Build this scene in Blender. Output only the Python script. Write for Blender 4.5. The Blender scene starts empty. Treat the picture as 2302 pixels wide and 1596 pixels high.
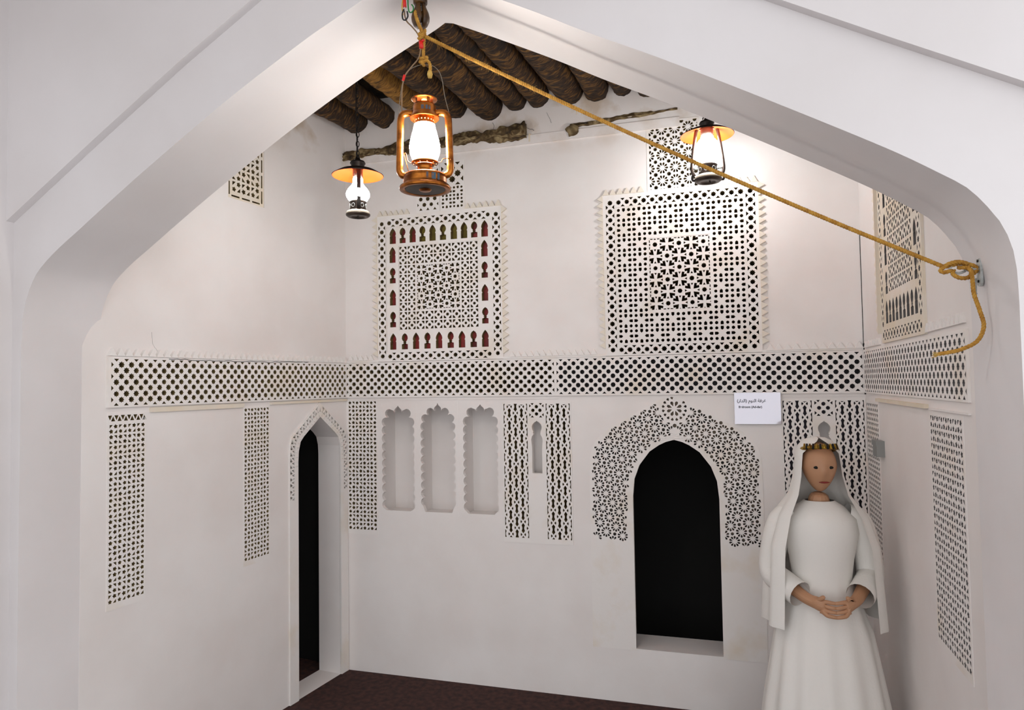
import bpy, math, random
from math import sin, cos, pi, radians, sqrt, atan2
from mathutils import Vector, Matrix, noise
from mathutils.geometry import delaunay_2d_cdt

random.seed(7)
S = bpy.context.scene
C = S.collection

# ------------------------------------------------------------------ camera
PSI, PIT, RHO, ZC, FPX = radians(16.85), radians(2.28), radians(.89), 1.85, 1560.0
Zv = Vector((0, 0, 1))
F0 = Vector((-sin(PSI), cos(PSI), 0)); R0 = Vector((cos(PSI), sin(PSI), 0))
Fw = F0 * cos(PIT) + Zv * sin(PIT); U0 = Zv * cos(PIT) - F0 * sin(PIT)
Uw = U0 * cos(RHO) + R0 * sin(RHO); Rw = R0 * cos(RHO) - U0 * sin(RHO)
cam = bpy.data.cameras.new('camera'); cam.sensor_fit = 'HORIZONTAL'; cam.sensor_width = 36
cam.lens = 36 * FPX / 2302; cam.clip_start = .05
camo = bpy.data.objects.new('camera', cam); C.objects.link(camo)
camo.matrix_world = Matrix(((Rw.x, Uw.x, -Fw.x, 0), (Rw.y, Uw.y, -Fw.y, 0), (Rw.z, Uw.z, -Fw.z, ZC), (0, 0, 0, 1)))
S.camera = camo

# ------------------------------------------------------------------ world, exposure
W = bpy.data.worlds.new('world'); S.world = W; W.use_nodes = True
bg = W.node_tree.nodes['Background']
bg.inputs[0].default_value = (.955, .972, 1.0, 1); bg.inputs[1].default_value = 1.22
S.view_settings.view_transform = 'Standard'; S.view_settings.look = 'None'
S.view_settings.gamma = 1; S.view_settings.use_curve_mapping = False
S.view_settings.exposure = .52
LANTERN_GLOW, SMALL_GLOW = 82.0, 50.0

# ------------------------------------------------------------------ helpers
def lin(h):
    v = [int(h[i:i + 2], 16) / 255 for i in (0, 2, 4)]
    return tuple(((c + .055) / 1.055) ** 2.4 if c > .04 else c / 12.92 for c in v) + (1,)

def mat(name, col, rough=.8, metal=0, col2=None, scale=8, detail=6, bump=0, bscale=40, emit=None, lo=.35, hi=.65, stretch=None, spec=None, trans=0, coat=0):
    m = bpy.data.materials.new(name); m.use_nodes = True
    nt = m.node_tree; N = nt.nodes; b = N['Principled BSDF']
    b.inputs['Roughness'].default_value = rough; b.inputs['Metallic'].default_value = metal
    if spec is not None: b.inputs['Specular IOR Level'].default_value = spec
    if trans: b.inputs['Transmission Weight'].default_value = trans
    if coat: b.inputs['Coat Weight'].default_value = coat
    c1 = lin(col); b.inputs['Base Color'].default_value = c1
    if emit:
        b.inputs['Emission Color'].default_value = lin(emit[0]); b.inputs['Emission Strength'].default_value = emit[1]
    tc = N.new('ShaderNodeTexCoord')
    src = tc.outputs['Object']
    if stretch:
        mp = N.new('ShaderNodeMapping'); mp.inputs['Scale'].default_value = stretch
        nt.links.new(src, mp.inputs[0]); src = mp.outputs[0]
    if col2:
        n = N.new('ShaderNodeTexNoise'); n.inputs['Scale'].default_value = scale; n.inputs['Detail'].default_value = detail
        nt.links.new(src, n.inputs['Vector'])
        r = N.new('ShaderNodeValToRGB'); r.color_ramp.elements[0].position = lo; r.color_ramp.elements[1].position = hi
        r.color_ramp.elements[0].color = c1; r.color_ramp.elements[1].color = lin(col2)
        nt.links.new(n.outputs[0], r.inputs[0]); nt.links.new(r.outputs[0], b.inputs['Base Color'])
    if bump:
        n2 = N.new('ShaderNodeTexNoise'); n2.inputs['Scale'].default_value = bscale; n2.inputs['Detail'].default_value = 5
        nt.links.new(src, n2.inputs['Vector'])
        bp = N.new('ShaderNodeBump'); bp.inputs['Strength'].default_value = bump; bp.inputs['Distance'].default_value = .01
        nt.links.new(n2.outputs[0], bp.inputs['Height']); nt.links.new(bp.outputs[0], b.inputs['Normal'])
    return m

M = {}
M['plaster'] = mat('plaster', 'f0ebe8', .85, col2='e9e2de', scale=2.2, bump=.12, bscale=14, spec=.25)
# brownish water stains in the plaster round the old beams
def stain(m):
    nt = m.node_tree; N = nt.nodes; b = N['Principled BSDF']; src = b.inputs['Base Color'].links[0].from_socket
    tc = N.new('ShaderNodeTexCoord'); n = N.new('ShaderNodeTexNoise'); n.inputs['Scale'].default_value = 4.5; n.inputs['Detail'].default_value = 7
    nt.links.new(tc.outputs['Object'], n.inputs['Vector'])
    sp = N.new('ShaderNodeSeparateXYZ'); nt.links.new(tc.outputs['Object'], sp.inputs[0])
    mr = N.new('ShaderNodeMapRange'); mr.inputs[1].default_value = 3.22; mr.inputs[2].default_value = 3.42; mr.clamp = True; nt.links.new(sp.outputs['Z'], mr.inputs[0])
    r = N.new('ShaderNodeMapRange'); r.inputs[1].default_value = .50; r.inputs[2].default_value = .66; r.inputs[4].default_value = .55; nt.links.new(n.outputs[0], r.inputs[0])
    mu = N.new('ShaderNodeMath'); mu.operation = 'MULTIPLY'; nt.links.new(mr.outputs[0], mu.inputs[0]); nt.links.new(r.outputs[0], mu.inputs[1])
    mx = N.new('ShaderNodeMix'); mx.data_type = 'RGBA'; nt.links.new(mu.outputs[0], mx.inputs['Factor']); nt.links.new(src, mx.inputs['A']); mx.inputs['B'].default_value = lin('b89a70')
    nt.links.new(mx.outputs['Result'], b.inputs['Base Color'])
stain(M['plaster'])
M['carved'] = mat('carved_plaster', 'efeae6', .85, col2='e8ddcf', scale=5, lo=.5, hi=.75, bump=.1, bscale=30, spec=.2)
M['cream'] = mat('cream_plaster', 'e8e0d4', .85, col2='e4d6bf', scale=6, bump=.15, bscale=30, spec=.2)
M['archp'] = mat('arch_plaster', 'e4e0e0', .8, col2='dcd7d6', scale=1.6, bump=.10, bscale=9, spec=.3)
M['mud'] = mat('mud_backing', '4a3a16', .95, col2='1c140a', scale=9, lo=.3, hi=.7, bump=.4)
M['grey'] = mat('grey_backing', '5f5d5d', .9, col2='4b4847', scale=9)
M['raw'] = mat('raw_gypsum', '8a7748', .95, col2='6a5630', scale=30, bump=.3)
M['rawgrey'] = mat('raw_grey_gypsum', '7c7876', .95, col2='66625f', scale=30, bump=.3)
M['tanb'] = mat('tan_backing', 'a08d78', .9, col2='4a4742', scale=11, lo=.42, hi=.6)
M['violet'] = mat('dim_backing', '77707c', .9, col2='5d5860', scale=9)
M['red'] = mat('red_backing', '962722', .6, col2='5e1614', scale=10)
M['olive'] = mat('olive_backing', '7c6a1e', .8, col2='5a4c16', scale=7)
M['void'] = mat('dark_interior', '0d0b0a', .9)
M['floor'] = mat('floor_carpet', '4a2b24', .95, col2='2f1a17', scale=30, bump=.3, bscale=200)
M['ceil'] = mat('ceiling_mat', '3a2a16', .95, col2='170f08', scale=14, bump=.5)
M['iron'] = mat('black_iron', '1b1715', .45, .6, col2='2c2420', scale=30)
M['pewter'] = mat('dark_pewter', '3a302c', .38, .75, col2='55483f', scale=20)
M['cream_metal'] = mat('cream_enamel', 'cfc8b4', .35, .2)
M['orange'] = mat('orange_enamel', 'b84008', .4, 0, col2='a83806', scale=14)
M['copper'] = mat('aged_copper', 'b8702c', .30, .92, col2='6a3714', scale=26, detail=8, lo=.38, hi=.68, bump=.08)
M['copperb'] = mat('blue_patina', '2b5a70', .6, .3, col2='6a4020', scale=40)
M['steel'] = mat('dark_steel_underside', '4a4038', .45, .8, col2='2c2622', scale=12)
M['zinc'] = mat('zinc', 'c4c8c6', .5, .25, col2='9a9d9a', scale=60)
M['wire'] = mat('brown_cable', '8a6f52', .6)
M['wirem'] = mat('bail_wire', '8e8577', .4, .8)
M['wood'] = mat('turned_wood', '5e3c10', .4, 0, col2='2a1606', scale=30, detail=8, bump=.1)
M['rope'] = mat('yellow_rope', 'c9983f', .85, col2='a9762a', scale=60, bump=.3, bscale=300)
M['rope2'] = mat('pale_rope', 'd8b460', .85, col2='c09340', scale=60, bump=.3, bscale=300)
for nm, h in (('redtape', 'e0241c'), ('greenwire', '1d7d34'), ('yellowwire', 'd8a81e'), ('blackwire', '171a1c'), ('whitewire', 'd8d4cc')):
    M[nm] = mat(nm, h, .5)
M['glow'] = mat('lit_frosted_glass', 'ffffff', .4, emit=('fffaf2', LANTERN_GLOW))
M['glow2'] = mat('lit_globe_glass', 'ffffff', .4, emit=('ffffff', SMALL_GLOW))
M['glowdim'] = mat('painted_vent_glow', 'd89030', .5, emit=('ffd79a', 2.2))  # weak emission imitates lamplight showing through the vents, air holes and flue
M['glass'] = mat('clear_glass', 'ffffff', .04, trans=1)
M['sign'] = mat('glossy_acrylic', 'cfccd6', .06, .35, coat=1)
M['ink'] = mat('black_lettering', '0c0c0e', .6)
M['white_cloth'] = mat('white_cloth', 'ece8e2', .8, bump=.1, bscale=80)
M['skin'] = mat('skin', 'b98a68', .55)
M['gold'] = mat('gold_band', 'c8a13c', .35, .7, col2='6a4a10', scale=60)
M['blackcloth'] = mat('black_cloth', '14120f', .9)
M['boxgrey'] = mat('grey_box', '8f908d', .5, .3)

# bark: rough rings across the log axis
def bark(name, a, b, c):
    m = bpy.data.materials.new(name); m.use_nodes = True; nt = m.node_tree; N = nt.nodes; p = N['Principled BSDF']
    p.inputs['Roughness'].default_value = .85
    tc = N.new('ShaderNodeTexCoord'); mp = N.new('ShaderNodeMapping'); mp.inputs['Scale'].default_value = (1, 2.2, 1)
    nt.links.new(tc.outputs['Object'], mp.inputs[0])
    n = N.new('ShaderNodeTexNoise'); n.inputs['Scale'].default_value = 9; n.inputs['Detail'].default_value = 9; n.inputs['Distortion'].default_value = 1.2
    w = N.new('ShaderNodeTexWave'); w.bands_direction = 'Y'; w.inputs['Scale'].default_value = 5; w.inputs['Distortion'].default_value = 14
    w.inputs['Detail'].default_value = 4; w.inputs['Detail Scale'].default_value = 2.2
    for q in (n, w): nt.links.new(mp.outputs[0], q.inputs['Vector'])
    mx = N.new('ShaderNodeMath'); mx.operation = 'MULTIPLY_ADD'; mx.inputs[1].default_value = .16
    nt.links.new(w.outputs['Fac'], mx.inputs[0])
    ml = N.new('ShaderNodeMath'); ml.operation = 'MULTIPLY'; ml.inputs[1].default_value = 1.0
    nt.links.new(n.outputs[0], ml.inputs[0]); nt.links.new(ml.outputs[0], mx.inputs[2])
    r = N.new('ShaderNodeValToRGB'); e = r.color_ramp.elements
    e[0].position = .34; e[0].color = lin(a); e[1].position = .84; e[1].color = lin(c)
    k = e.new(.58); k.color = lin(b)
    nt.links.new(mx.outputs[0], r.inputs[0]); nt.links.new(r.outputs[0], p.inputs['Base Color'])
    bp = N.new('ShaderNodeBump'); bp.inputs['Strength'].default_value = .7; bp.inputs['Distance'].default_value = .012
    nt.links.new(mx.outputs[0], bp.inputs['Height']); nt.links.new(bp.outputs[0], p.inputs['Normal'])
    return m
M['bark'] = bark('palm_bark', '120b05', '37230e', '8a6028')
M['bark2'] = bark('pale_palm_bark', '3a2812', '8a6126', 'c08a3a')
M['rotten'] = bark('crumbling_wood', '1c130a', '5a4628', 'a8946c')

def link(o, parent=None):
    C.objects.link(o)
    if parent: o.parent = parent
    return o

def tag(o, label, cat=None, group=None, kind=None):
    if label: o['label'] = label
    if cat: o['category'] = cat
    if group: o['group'] = group
    if kind: o['kind'] = kind
    return o

def empty(name, loc, label, cat, group=None, rz=0):
    o = bpy.data.objects.new(name, None); o.empty_display_size = .05
    C.objects.link(o); o.location = loc; o.rotation_euler = (0, 0, rz)
    return tag(o, label, cat, group)

def mk(name, V, Fc, m, parent=None, world=True, smooth=False):
    off = Vector(parent.matrix_basis.translation) if (parent and world) else Vector()
    if parent and world and parent.parent: off += parent.parent.matrix_basis.translation
    me = bpy.data.meshes.new(name)
    me.from_pydata([tuple(Vector(v) - off) for v in V], [], Fc)
    if smooth: me.polygons.foreach_set('use_smooth', [True] * len(me.polygons))
    me.materials.append(M[m]); me.update()
    return link(bpy.data.objects.new(name, me), parent)

class G:
    """collects geometry"""
    def __init__(s): s.v = []; s.f = []
    def add(s, V, Fc):
        b = len(s.v); s.v += [Vector(v) for v in V]; s.f += [tuple(b + i for i in f) for f in Fc]; return s
    def box(s, x0, x1, y0, y1, z0, z1):
        return s.add([(x, y, z) for x in (x0, x1) for y in (y0, y1) for z in (z0, z1)],
                     [(0, 1, 3, 2), (4, 6, 7, 5), (0, 4, 5, 1), (2, 3, 7, 6), (0, 2, 6, 4), (1, 5, 7, 3)])
    def lathe(s, prof, n=28, c=(0, 0, 0), cap=False):
        c = Vector(c); V = []; Fc = []
        for r, z in prof:
            for k in range(n): V.append(c + Vector((r * cos(2 * pi * k / n), r * sin(2 * pi * k / n), z)))
        for i in range(len(prof) - 1):
            for k in range(n):
                k2 = (k + 1) % n; Fc.append((i * n + k, i * n + k2, (i + 1) * n + k2, (i + 1) * n + k))
        if cap: Fc.append(tuple(range(n))[::-1]); Fc.append(tuple(range((len(prof) - 1) * n, len(prof) * n)))
        return s.add(V, Fc)
    def tube(s, pts, r, n=8, closed=False, cap=True):
        pts = [Vector(p) for p in pts]; L = len(pts); V = []; Fc = []
        t0 = None; u = None
        for i, p in enumerate(pts):
            if closed: t = pts[(i + 1) % L] - pts[i - 1]
            else: t = pts[min(i + 1, L - 1)] - pts[max(i - 1, 0)]
            t.normalize()
            if u is None:
                u = t.orthogonal().normalized()
            else:
                u = (u - t * u.dot(t)).normalized()
            w = t.cross(u); rr = r[i] if isinstance(r, (list, tuple)) else r
            for k in range(n): V.append(p + u * (rr * cos(2 * pi * k / n)) + w * (rr * sin(2 * pi * k / n)))
        for i in range(L if closed else L - 1):
            j = (i + 1) % L
            for k in range(n):
                k2 = (k + 1) % n; Fc.append((i * n + k, i * n + k2, j * n + k2, j * n + k))
        if cap and not closed: Fc.append(tuple(range(n))[::-1]); Fc.append(tuple(range((L - 1) * n, L * n)))
        return s.add(V, Fc)
    def build(s, name, m, parent=None, world=False, smooth=True):
        return mk(name, s.v, s.f, m, parent, world, smooth)

def spline(pts, step):
    """Catmull-Rom through points, resampled"""
    P = [Vector(p) for p in pts]; P = [P[0] * 2 - P[1]] + P + [P[-1] * 2 - P[-2]]; out = []
    for i in range(1, len(P) - 2):
        a, b, c, d = P[i - 1:i + 3]; n = max(1, int((c - b).length / step))
        for k in range(n):
            t = k / n
            out.append(.5 * ((2 * b) + (c - a) * t + (2 * a - 5 * b + 4 * c - d) * t * t + (3 * b - a - 3 * c + d) * t ** 3))
    out.append(P[-2]); return out

def rope_geo(g, pts, R=.0062, pitch=.026, strands=3, n=6):
    pts = spline(pts, .0035); u = None; L = len(pts); paths = [[] for _ in range(strands)]; dist = 0
    for i, p in enumerate(pts):
        t = (pts[min(i + 1, L - 1)] - pts[max(i - 1, 0)]).normalized()
        u = t.orthogonal().normalized() if u is None else (u - t * u.dot(t)).normalized()
        w = t.cross(u)
        if i: dist += (p - pts[i - 1]).length
        for k in range(strands):
            a = 2 * pi * (dist / pitch + k / strands); paths[k].append(p + (u * cos(a) + w * sin(a)) * R * .5)
    for q in paths: g.tube(q, R * .58, n)
    return pts

# ------------------------------------------------------------------ walls as planes
class Wall:
    def __init__(s, O, D, N): s.O, s.D, s.N = Vector(O), Vector(D), Vector(N)
    def P(s, a, z, d=0): return s.O + s.D * a + s.N * d + Vector((0, 0, z))
YB, YA, TH = 4.0813, 2.027, .35
AL = radians(7.1)
WB = Wall((0, YB, 0), (1, 0, 0), (0, -1, 0))
WL = Wall((-2.386, YB, 0), (sin(AL), cos(AL), 0), (cos(AL), -sin(AL), 0))   # runs towards the corner
WR = Wall((.725, 0, 0), (0, 1, 0), (-1, 0, 0))
WA = Wall((0, YA, 0), (1, 0, 0), (0, -1, 0))

def plate(wall, outer, holes, d0, d1, back=False):
    """flat slab with holes: front face at d0, edges run to d1"""
    ccw = lambda L: list(L) if sum(L[i - 1][0] * L[i][1] - L[i][0] * L[i - 1][1] for i in range(len(L))) > 0 else list(L)[::-1]
    outer = ccw(outer); holes = [ccw(h) for h in holes]
    vs = [Vector(p) for p in outer]; es = [(i, (i + 1) % len(outer)) for i in range(len(outer))]
    fs = [list(range(len(outer)))]
    for h in holes:
        b = len(vs); vs += [Vector(p) for p in h]; n = len(h)
        es += [(b + i, b + (i + 1) % n) for i in range(n)]; fs.append(list(range(b, b + n)))
    r = delaunay_2d_cdt(vs, es, fs, 1, 1e-6)
    V = [wall.P(p.x, p.y, d0) for p in r[0]]; Fc = [tuple(f) for f, o in zip(r[2], r[5]) if not any(q > 0 for q in o)]
    if back:
        b = len(V); V += [wall.P(p.x, p.y, d1) for p in r[0]]; Fc += [tuple(b + i for i in f[::-1]) for f in Fc]
    plate.nf = len(Fc); first = True
    for loop in [outer] + list(holes):
        b = len(V); n = len(loop)
        for p in loop: V += [wall.P(p[0], p[1], d0), wall.P(p[0], p[1], d1)]
        Fc += [(b + 2 * i, b + 2 * i + 1, b + 2 * ((i + 1) % n) + 1, b + 2 * ((i + 1) % n)) for i in range(n)]
        if first: plate.no = len(Fc); first = False
    return V, Fc
def cut_sides(o, m, start):
    o.data.materials.append(M[m])
    for p in o.data.polygons:
        if p.index >= start: p.material_index = 1
    return o

def rect(a0, a1, z0, z1): return [(a0, z0), (a1, z0), (a1, z1), (a0, z1)]
def sheet(wall, a0, a1, z0, z1, d): return [wall.P(*p, d) for p in rect(a0, a1, z0, z1)], [(0, 1, 2, 3)]
def slab(wall, a0, a1, z0, z1, d0, d1): return plate(wall, rect(a0, a1, z0, z1), [], d0, d1, True)

def clip(poly, x0, x1, y0, y1):
    for ax, lim, sg in ((0, x0, 1), (0, x1, -1), (1, y0, 1), (1, y1, -1)):
        out = []
        for i in range(len(poly)):
            p, q = poly[i - 1], poly[i]; dp, dq = (p[ax] - lim) * sg, (q[ax] - lim) * sg
            if (dp >= 0) != (dq >= 0):
                t = dp / (dp - dq); out.append((p[0] + (q[0] - p[0]) * t, p[1] + (q[1] - p[1]) * t))
            if dq >= 0: out.append(q)
        poly = out
        if len(poly) < 3: return None
    cl = []
    for p in poly:
        if not cl or (abs(p[0] - cl[-1][0]) + abs(p[1] - cl[-1][1])) > 4e-4: cl.append(p)
    if len(cl) > 2 and abs(cl[0][0] - cl[-1][0]) + abs(cl[0][1] - cl[-1][1]) < 4e-4: cl.pop()
    if len(cl) < 3: return None
    A = sum(cl[i - 1][0] * cl[i][1] - cl[i][0] * cl[i - 1][1] for i in range(len(cl))) / 2
    return cl if abs(A) > 1.2e-5 else None
def clipall(H, x0, x1, y0, y1):
    out = []
    for h in H:
        xs = [p[0] for p in h]; ys = [p[1] for p in h]
        if min(xs) >= x0 and max(xs) <= x1 and min(ys) >= y0 and max(ys) <= y1: out.append(h); continue
        q = clip(h, x0, x1, y0, y1)
        if q: out.append(q)
    return out

# ------------------------------------------------------------------ carved patterns (2-D holes in metres)
def jit(a): return 1 + random.uniform(-a, a)
def star(x, y, r, n=8, q=.74, rot=0, j=.06):
    r *= jit(j)
    return [(x + (r if k % 2 == 0 else r * q) * sin(rot + pi * k / n), y + (r if k % 2 == 0 else r * q) * cos(rot + pi * k / n)) for k in range(2 * n)]
def tri(x, y, dx, dy, w, h):
    """triangle with base centre at (x,y), pointing along (dx,dy)"""
    return [(x - dy * w / 2, y + dx * w / 2), (x + dy * w / 2, y - dx * w / 2), (x + dx * h, y + dy * h)]

def star_lattice(a0, a1, z0, z1, rows, r=.30, n=None, q=.74, ends=True):
    Wd, H = a1 - a0, z1 - z0; ph = H / (rows + 1); n = n or max(1, round(Wd / (2 * ph))); p = Wd / n; out = []
    for j in range(rows + 2):
        y = z0 + j * ph
        if j in (0, rows + 1):
            for k in range(n):
                x = a0 + (k + .5) * p; sg = 1 if j == 0 else -1
                out.append(tri(x, y, 0, sg, p * .48, ph * .48))
        elif j % 2:
            for k in range(1, n): out.append(star(a0 + k * p, y, p * r, 8, q))
            if ends:
                out.append(tri(a0, y, 1, 0, p * .46, p * .24)); out.append(tri(a1, y, -1, 0, p * .46, p * .24))
        else:
            for k in range(n): out.append(star(a0 + (k + .5) * p, y, p * r, 8, q))
    return out

def star_band(x0, y0, x1, y1, w, n):
    """single row of stars with wedges on either side, along an axis-parallel line"""
    out = []; dx, dy = (x1 - x0) / n, (y1 - y0) / n; L = sqrt(dx * dx + dy * dy); ux, uy = dx / L, dy / L
    for k in range(n):
        out.append(star(x0 + dx * (k + .5), y0 + dy * (k + .5), w * .30))
        for s in (1, -1):
            cx, cy = x0 + dx * (k + 1) , y0 + dy * (k + 1)
            if k < n - 1: out.append(tri(cx - uy * s * w * .48, cy + ux * s * w * .48, uy * s, -ux * s, L * .52, w * .27))
    return out

def slot(x, y, dx, dy, w, L):
    px, py = -dy, dx; a = L / 2
    return [(x - dx * a + px * w / 2, y - dy * a + py * w / 2), (x - dx * a - px * w / 2, y - dy * a - py * w / 2),
            (x + dx * a * .35 - px * w / 2, y + dy * a * .35 - py * w / 2), (x + dx * a, y + dy * a),
            (x + dx * a * .35 + px * w / 2, y + dy * a * .35 + py * w / 2)]

def cross_modules(a0, a1, z0, z1, nx, ny, skip=None):
    out = []; u, v = (a1 - a0) / (3 * nx), (z1 - z0) / (3 * ny)
    for i in range(nx):
        for j in range(ny):
            cx, cy = a0 + (3 * i + 1.5) * u, z0 + (3 * j + 1.5) * v
            for sx in (-1, 1):
                for sy in (-1, 1): out.append(star(cx + sx * u, cy + sy * v, min(u, v) * .33, 6, .88))
            for sx in (-1, 1):
                out.append(slot(cx + sx * u * .98, cy, -sx, 0, v * .56, u * .76)); out.append(slot(cx, cy + sx * v * .98, 0, -sx, u * .56, v * .76))
    if skip:
        x0, x1, y0, y1 = skip
        out = [h for h in out if not (max(p[0] for p in h) > x0 and min(p[0] for p in h) < x1 and max(p[1] for p in h) > y0 and min(p[1] for p in h) < y1)]
    return out

def rosettes(a0, a1, z0, z1, nx, ny):
    """chequer of four-petal flowers and eight-point stars"""
    out = []; u, v = (a1 - a0) / nx, (z1 - z0) / ny
    for i in range(-1, nx + 1):
        for j in range(-1, ny + 1):
            cx, cy = a0 + (i + .5) * u, z0 + (j + .5) * v
            if (i + j) % 2 == 0:
                for k in range(4):
                    a = pi / 4 + k * pi / 2
                    pts = []
                    for r, da in ((.16, 0), (.40, -.40), (.62, -.46), (.70, -.16), (.52, 0), (.70, .16), (.62, .46), (.40, .40)):
                        pts.append((cx + r * u * cos(a + da), cy + r * v * sin(a + da)))
                    out.append(pts)
            else:
                out.append(star(cx, cy, u * .21, 8, .8))
                for k in range(4):
                    a = k * pi / 2; out.append(tri(cx + .40 * u * cos(a), cy + .40 * v * sin(a), cos(a), sin(a), u * .22, u * .2))
    return clipall(out, a0, a1, z0, z1)

def dot_cells(a0, a1, z0, z1, nx, ny):
    """square cells: a star in a ring, cut corners"""
    out = []; u, v = (a1 - a0) / nx, (z1 - z0) / ny
    for i in range(nx):
        for j in range(ny):
            cx, cy = a0 + (i + .5) * u, z0 + (j + .5) * v
            out.append(star(cx, cy, u * .17, 8, .8))
            for sx in (-1, 1):
                for sy in (-1, 1):
                    out.append([(cx + sx * u * .42, cy + sy * v * .42), (cx + sx * u * .42, cy + sy * v * .10), (cx + sx * u * .30, cy + sy * v * .17),
                                (cx + sx * u * .20, cy + sy * v * .27), (cx + sx * u * .12, cy + sy * v * .42)])
    return out

def petals(cx, cy, n, r0, r1, w, rot=0):
    out = []
    for k in range(n):
        a = rot + 2 * pi * k / n; rm = r0 + (r1 - r0) * .68
        out.append([(cx + r0 * sin(a), cy + r0 * cos(a)), (cx + rm * sin(a + w), cy + rm * cos(a + w)), (cx + r1 * sin(a + w * .45), cy + r1 * cos(a + w * .45)),
                    (cx + r1 * sin(a - w * .45), cy + r1 * cos(a - w * .45)), (cx + rm * sin(a - w), cy + rm * cos(a - w))])
    return out

def petal_lattice(a0, a1, z0, z1, p, pv):
    out = []
    i0 = int((a1 - a0) / p) + 2; j0 = int((z1 - z0) / pv) + 2
    for i in range(i0):
        for j in range(j0):
            cx, cy = a0 + i * p, z1 - (j + .55) * pv
            out += petals(cx, cy, 10, p * .15, p * .44, .25, pi / 10); out.append(star(cx + p / 2, cy + pv / 2, p * .18, 8, .66))
    return clipall(out, a0, a1, z0, z1)

def pent_lattice(a0, a1, z0, z1, nx, ny):
    out = []; u, v = (a1 - a0) / nx, (z1 - z0) / ny
    for i in range(nx):
        for j in range(ny):
            cx, cy = a0 + (i + .5) * u, z0 + (j + .5) * v
            for k, (sx, sy) in enumerate(((-1, 1), (1, 1), (1, -1), (-1, -1))):
                x, y = cx + sx * u * .235, cy + sy * v * .235
                if (k + j) % 2: out.append(star(x, y, u * .225, 5, .64, random.uniform(-.4, .4)))
                else:
                    e = u * .165
                    out.append([(x - sx * e, y + sy * e), (x + sx * e, y + sy * e), (x + sx * e, y - sy * e), (x + sx * e * .1, y - sy * e * .2)])
    return out

def braid(a0, a1, z0, z1, nx):
    u = (a1 - a0) / nx; ny = int(round((z1 - z0) / u)); v = (z1 - z0) / ny; out = []
    for i in range(nx + 1):
        for j in range(ny + 1):
            cx, cy = a0 + i * u, z1 - (j + .5) * v
            if (i + j) % 2 == 0:
                out.append([(cx + u * x, cy + v * y) for x, y in ((0, .80), (.27, .44), (.17, .16), (.15, 0), (.17, -.16), (.27, -.44), (0, -.80), (-.27, -.44), (-.17, -.16), (-.15, 0), (-.17, .16), (-.27, .44))])
            else:
                for s in (-1, 1):
                    out.append([(cx + s * u * .14, cy), (cx + s * u * .36, cy + v * .26), (cx + s * u * .45, cy), (cx + s * u * .36, cy - v * .26)])
                if j == 0: out.append([(cx, cy + v * .16), (cx - u * .28, cy + v * .32), (cx + u * .28, cy + v * .32)])
    return clipall(out, a0 + .002, a1 - .002, z0, z1 - .002)

def keyhole(cx, z0, w, h, onion):
    """arched opening: pointed, or an onion dome on a plinth"""
    H = w / 2; pts = []
    if not onion:
        prof = [(1, 0), (1, .46), (.86, .47), (.86, .50), (1.0, .56), (1.04, .64), (.86, .76), (.5, .88), (0, 1)]
    else:
        prof = [(.98, 0), (.98, .31), (.62, .32), (.35, .36), (.35, .39), (.55, .40), (.50, .43), (.36, .46), (.75, .54), (.98, .66), (.88, .80), (.5, .92), (.12, .955), (0, 1)]
    for x, y in prof: pts.append((cx + x * H, z0 + y * h))
    for x, y in prof[-2::-1]: pts.append((cx - x * H, z0 + y * h))
    return pts

# ------------------------------------------------------------------ teeth
TOOTH = {}
def tooth_mesh(w, h, t, m):
    k = (w, h, t, m)
    if k not in TOOTH:
        me = bpy.data.meshes.new('tooth')
        me.from_pydata([(-w / 2, 0, 0), (w / 2, 0, 0), (0, h, 0), (-w / 2, 0, t), (w / 2, 0, t), (0, h, t * .9)], [],
                       [(3, 4, 5), (0, 1, 4, 3), (1, 2, 5, 4), (2, 0, 3, 5)])
        me.materials.append(M[m]); TOOTH[k] = me
    return TOOTH[k]
def teeth(parent, wall, p0, p1, n, up, h, t=.019, m='carved', w=None):
    """n teeth along p0-p1 (wall coords), pointing along up"""
    dx, dz = (p1[0] - p0[0]) / n, (p1[1] - p0[1]) / n; L = sqrt(dx * dx + dz * dz)
    me = tooth_mesh(round(w or L, 4), round(h, 4), t, m)
    ay = (wall.D * up[0] + Vector((0, 0, up[1]))).normalized(); az = wall.N; ax = ay.cross(az)
    for k in range(n):
        o = link(bpy.data.objects.new('tooth', me), parent)
        loc = wall.P(p0[0] + dx * (k + .5), p0[1] + dz * (k + .5), -.0005) - parent.location
        s = random.uniform(.9, 1.06)
        mt = Matrix((ax, ay * s, az)).transposed().to_4x4(); mt.translation = loc
        o.matrix_basis = mt

def carved(name, label, cat, wall, base, group=None): return empty(name, wall.P(*base), label, cat, group)

PD = .014      # carved slabs stand this proud of the wall
HB = -.046     # holes run this deep
def slab_part(parent, wall, name, a0, a1, z0, z1, holes, m='carved', back='mud', d=PD, hb=HB, outer=None):
    V, Fc = plate(wall, outer or rect(a0, a1, z0, z1), holes, d, hb)
    o = cut_sides(mk(name, V, Fc, m, parent), {'grey': 'rawgrey', 'violet': 'rawgrey'}.get(back, 'raw'), plate.no)
    if back:
        V, Fc = plate(wall, outer or rect(a0, a1, z0, z1), [], hb + .0004, hb - .002); mk('backing', V, Fc, back, parent)
    return o

# ------------------------------------------------------------------ the setting
ZT = 3.74
def structure(name, V, Fc, m, smooth=False): return tag(mk(name, V, Fc, m, None, smooth=smooth), None, None, None, 'structure')

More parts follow.
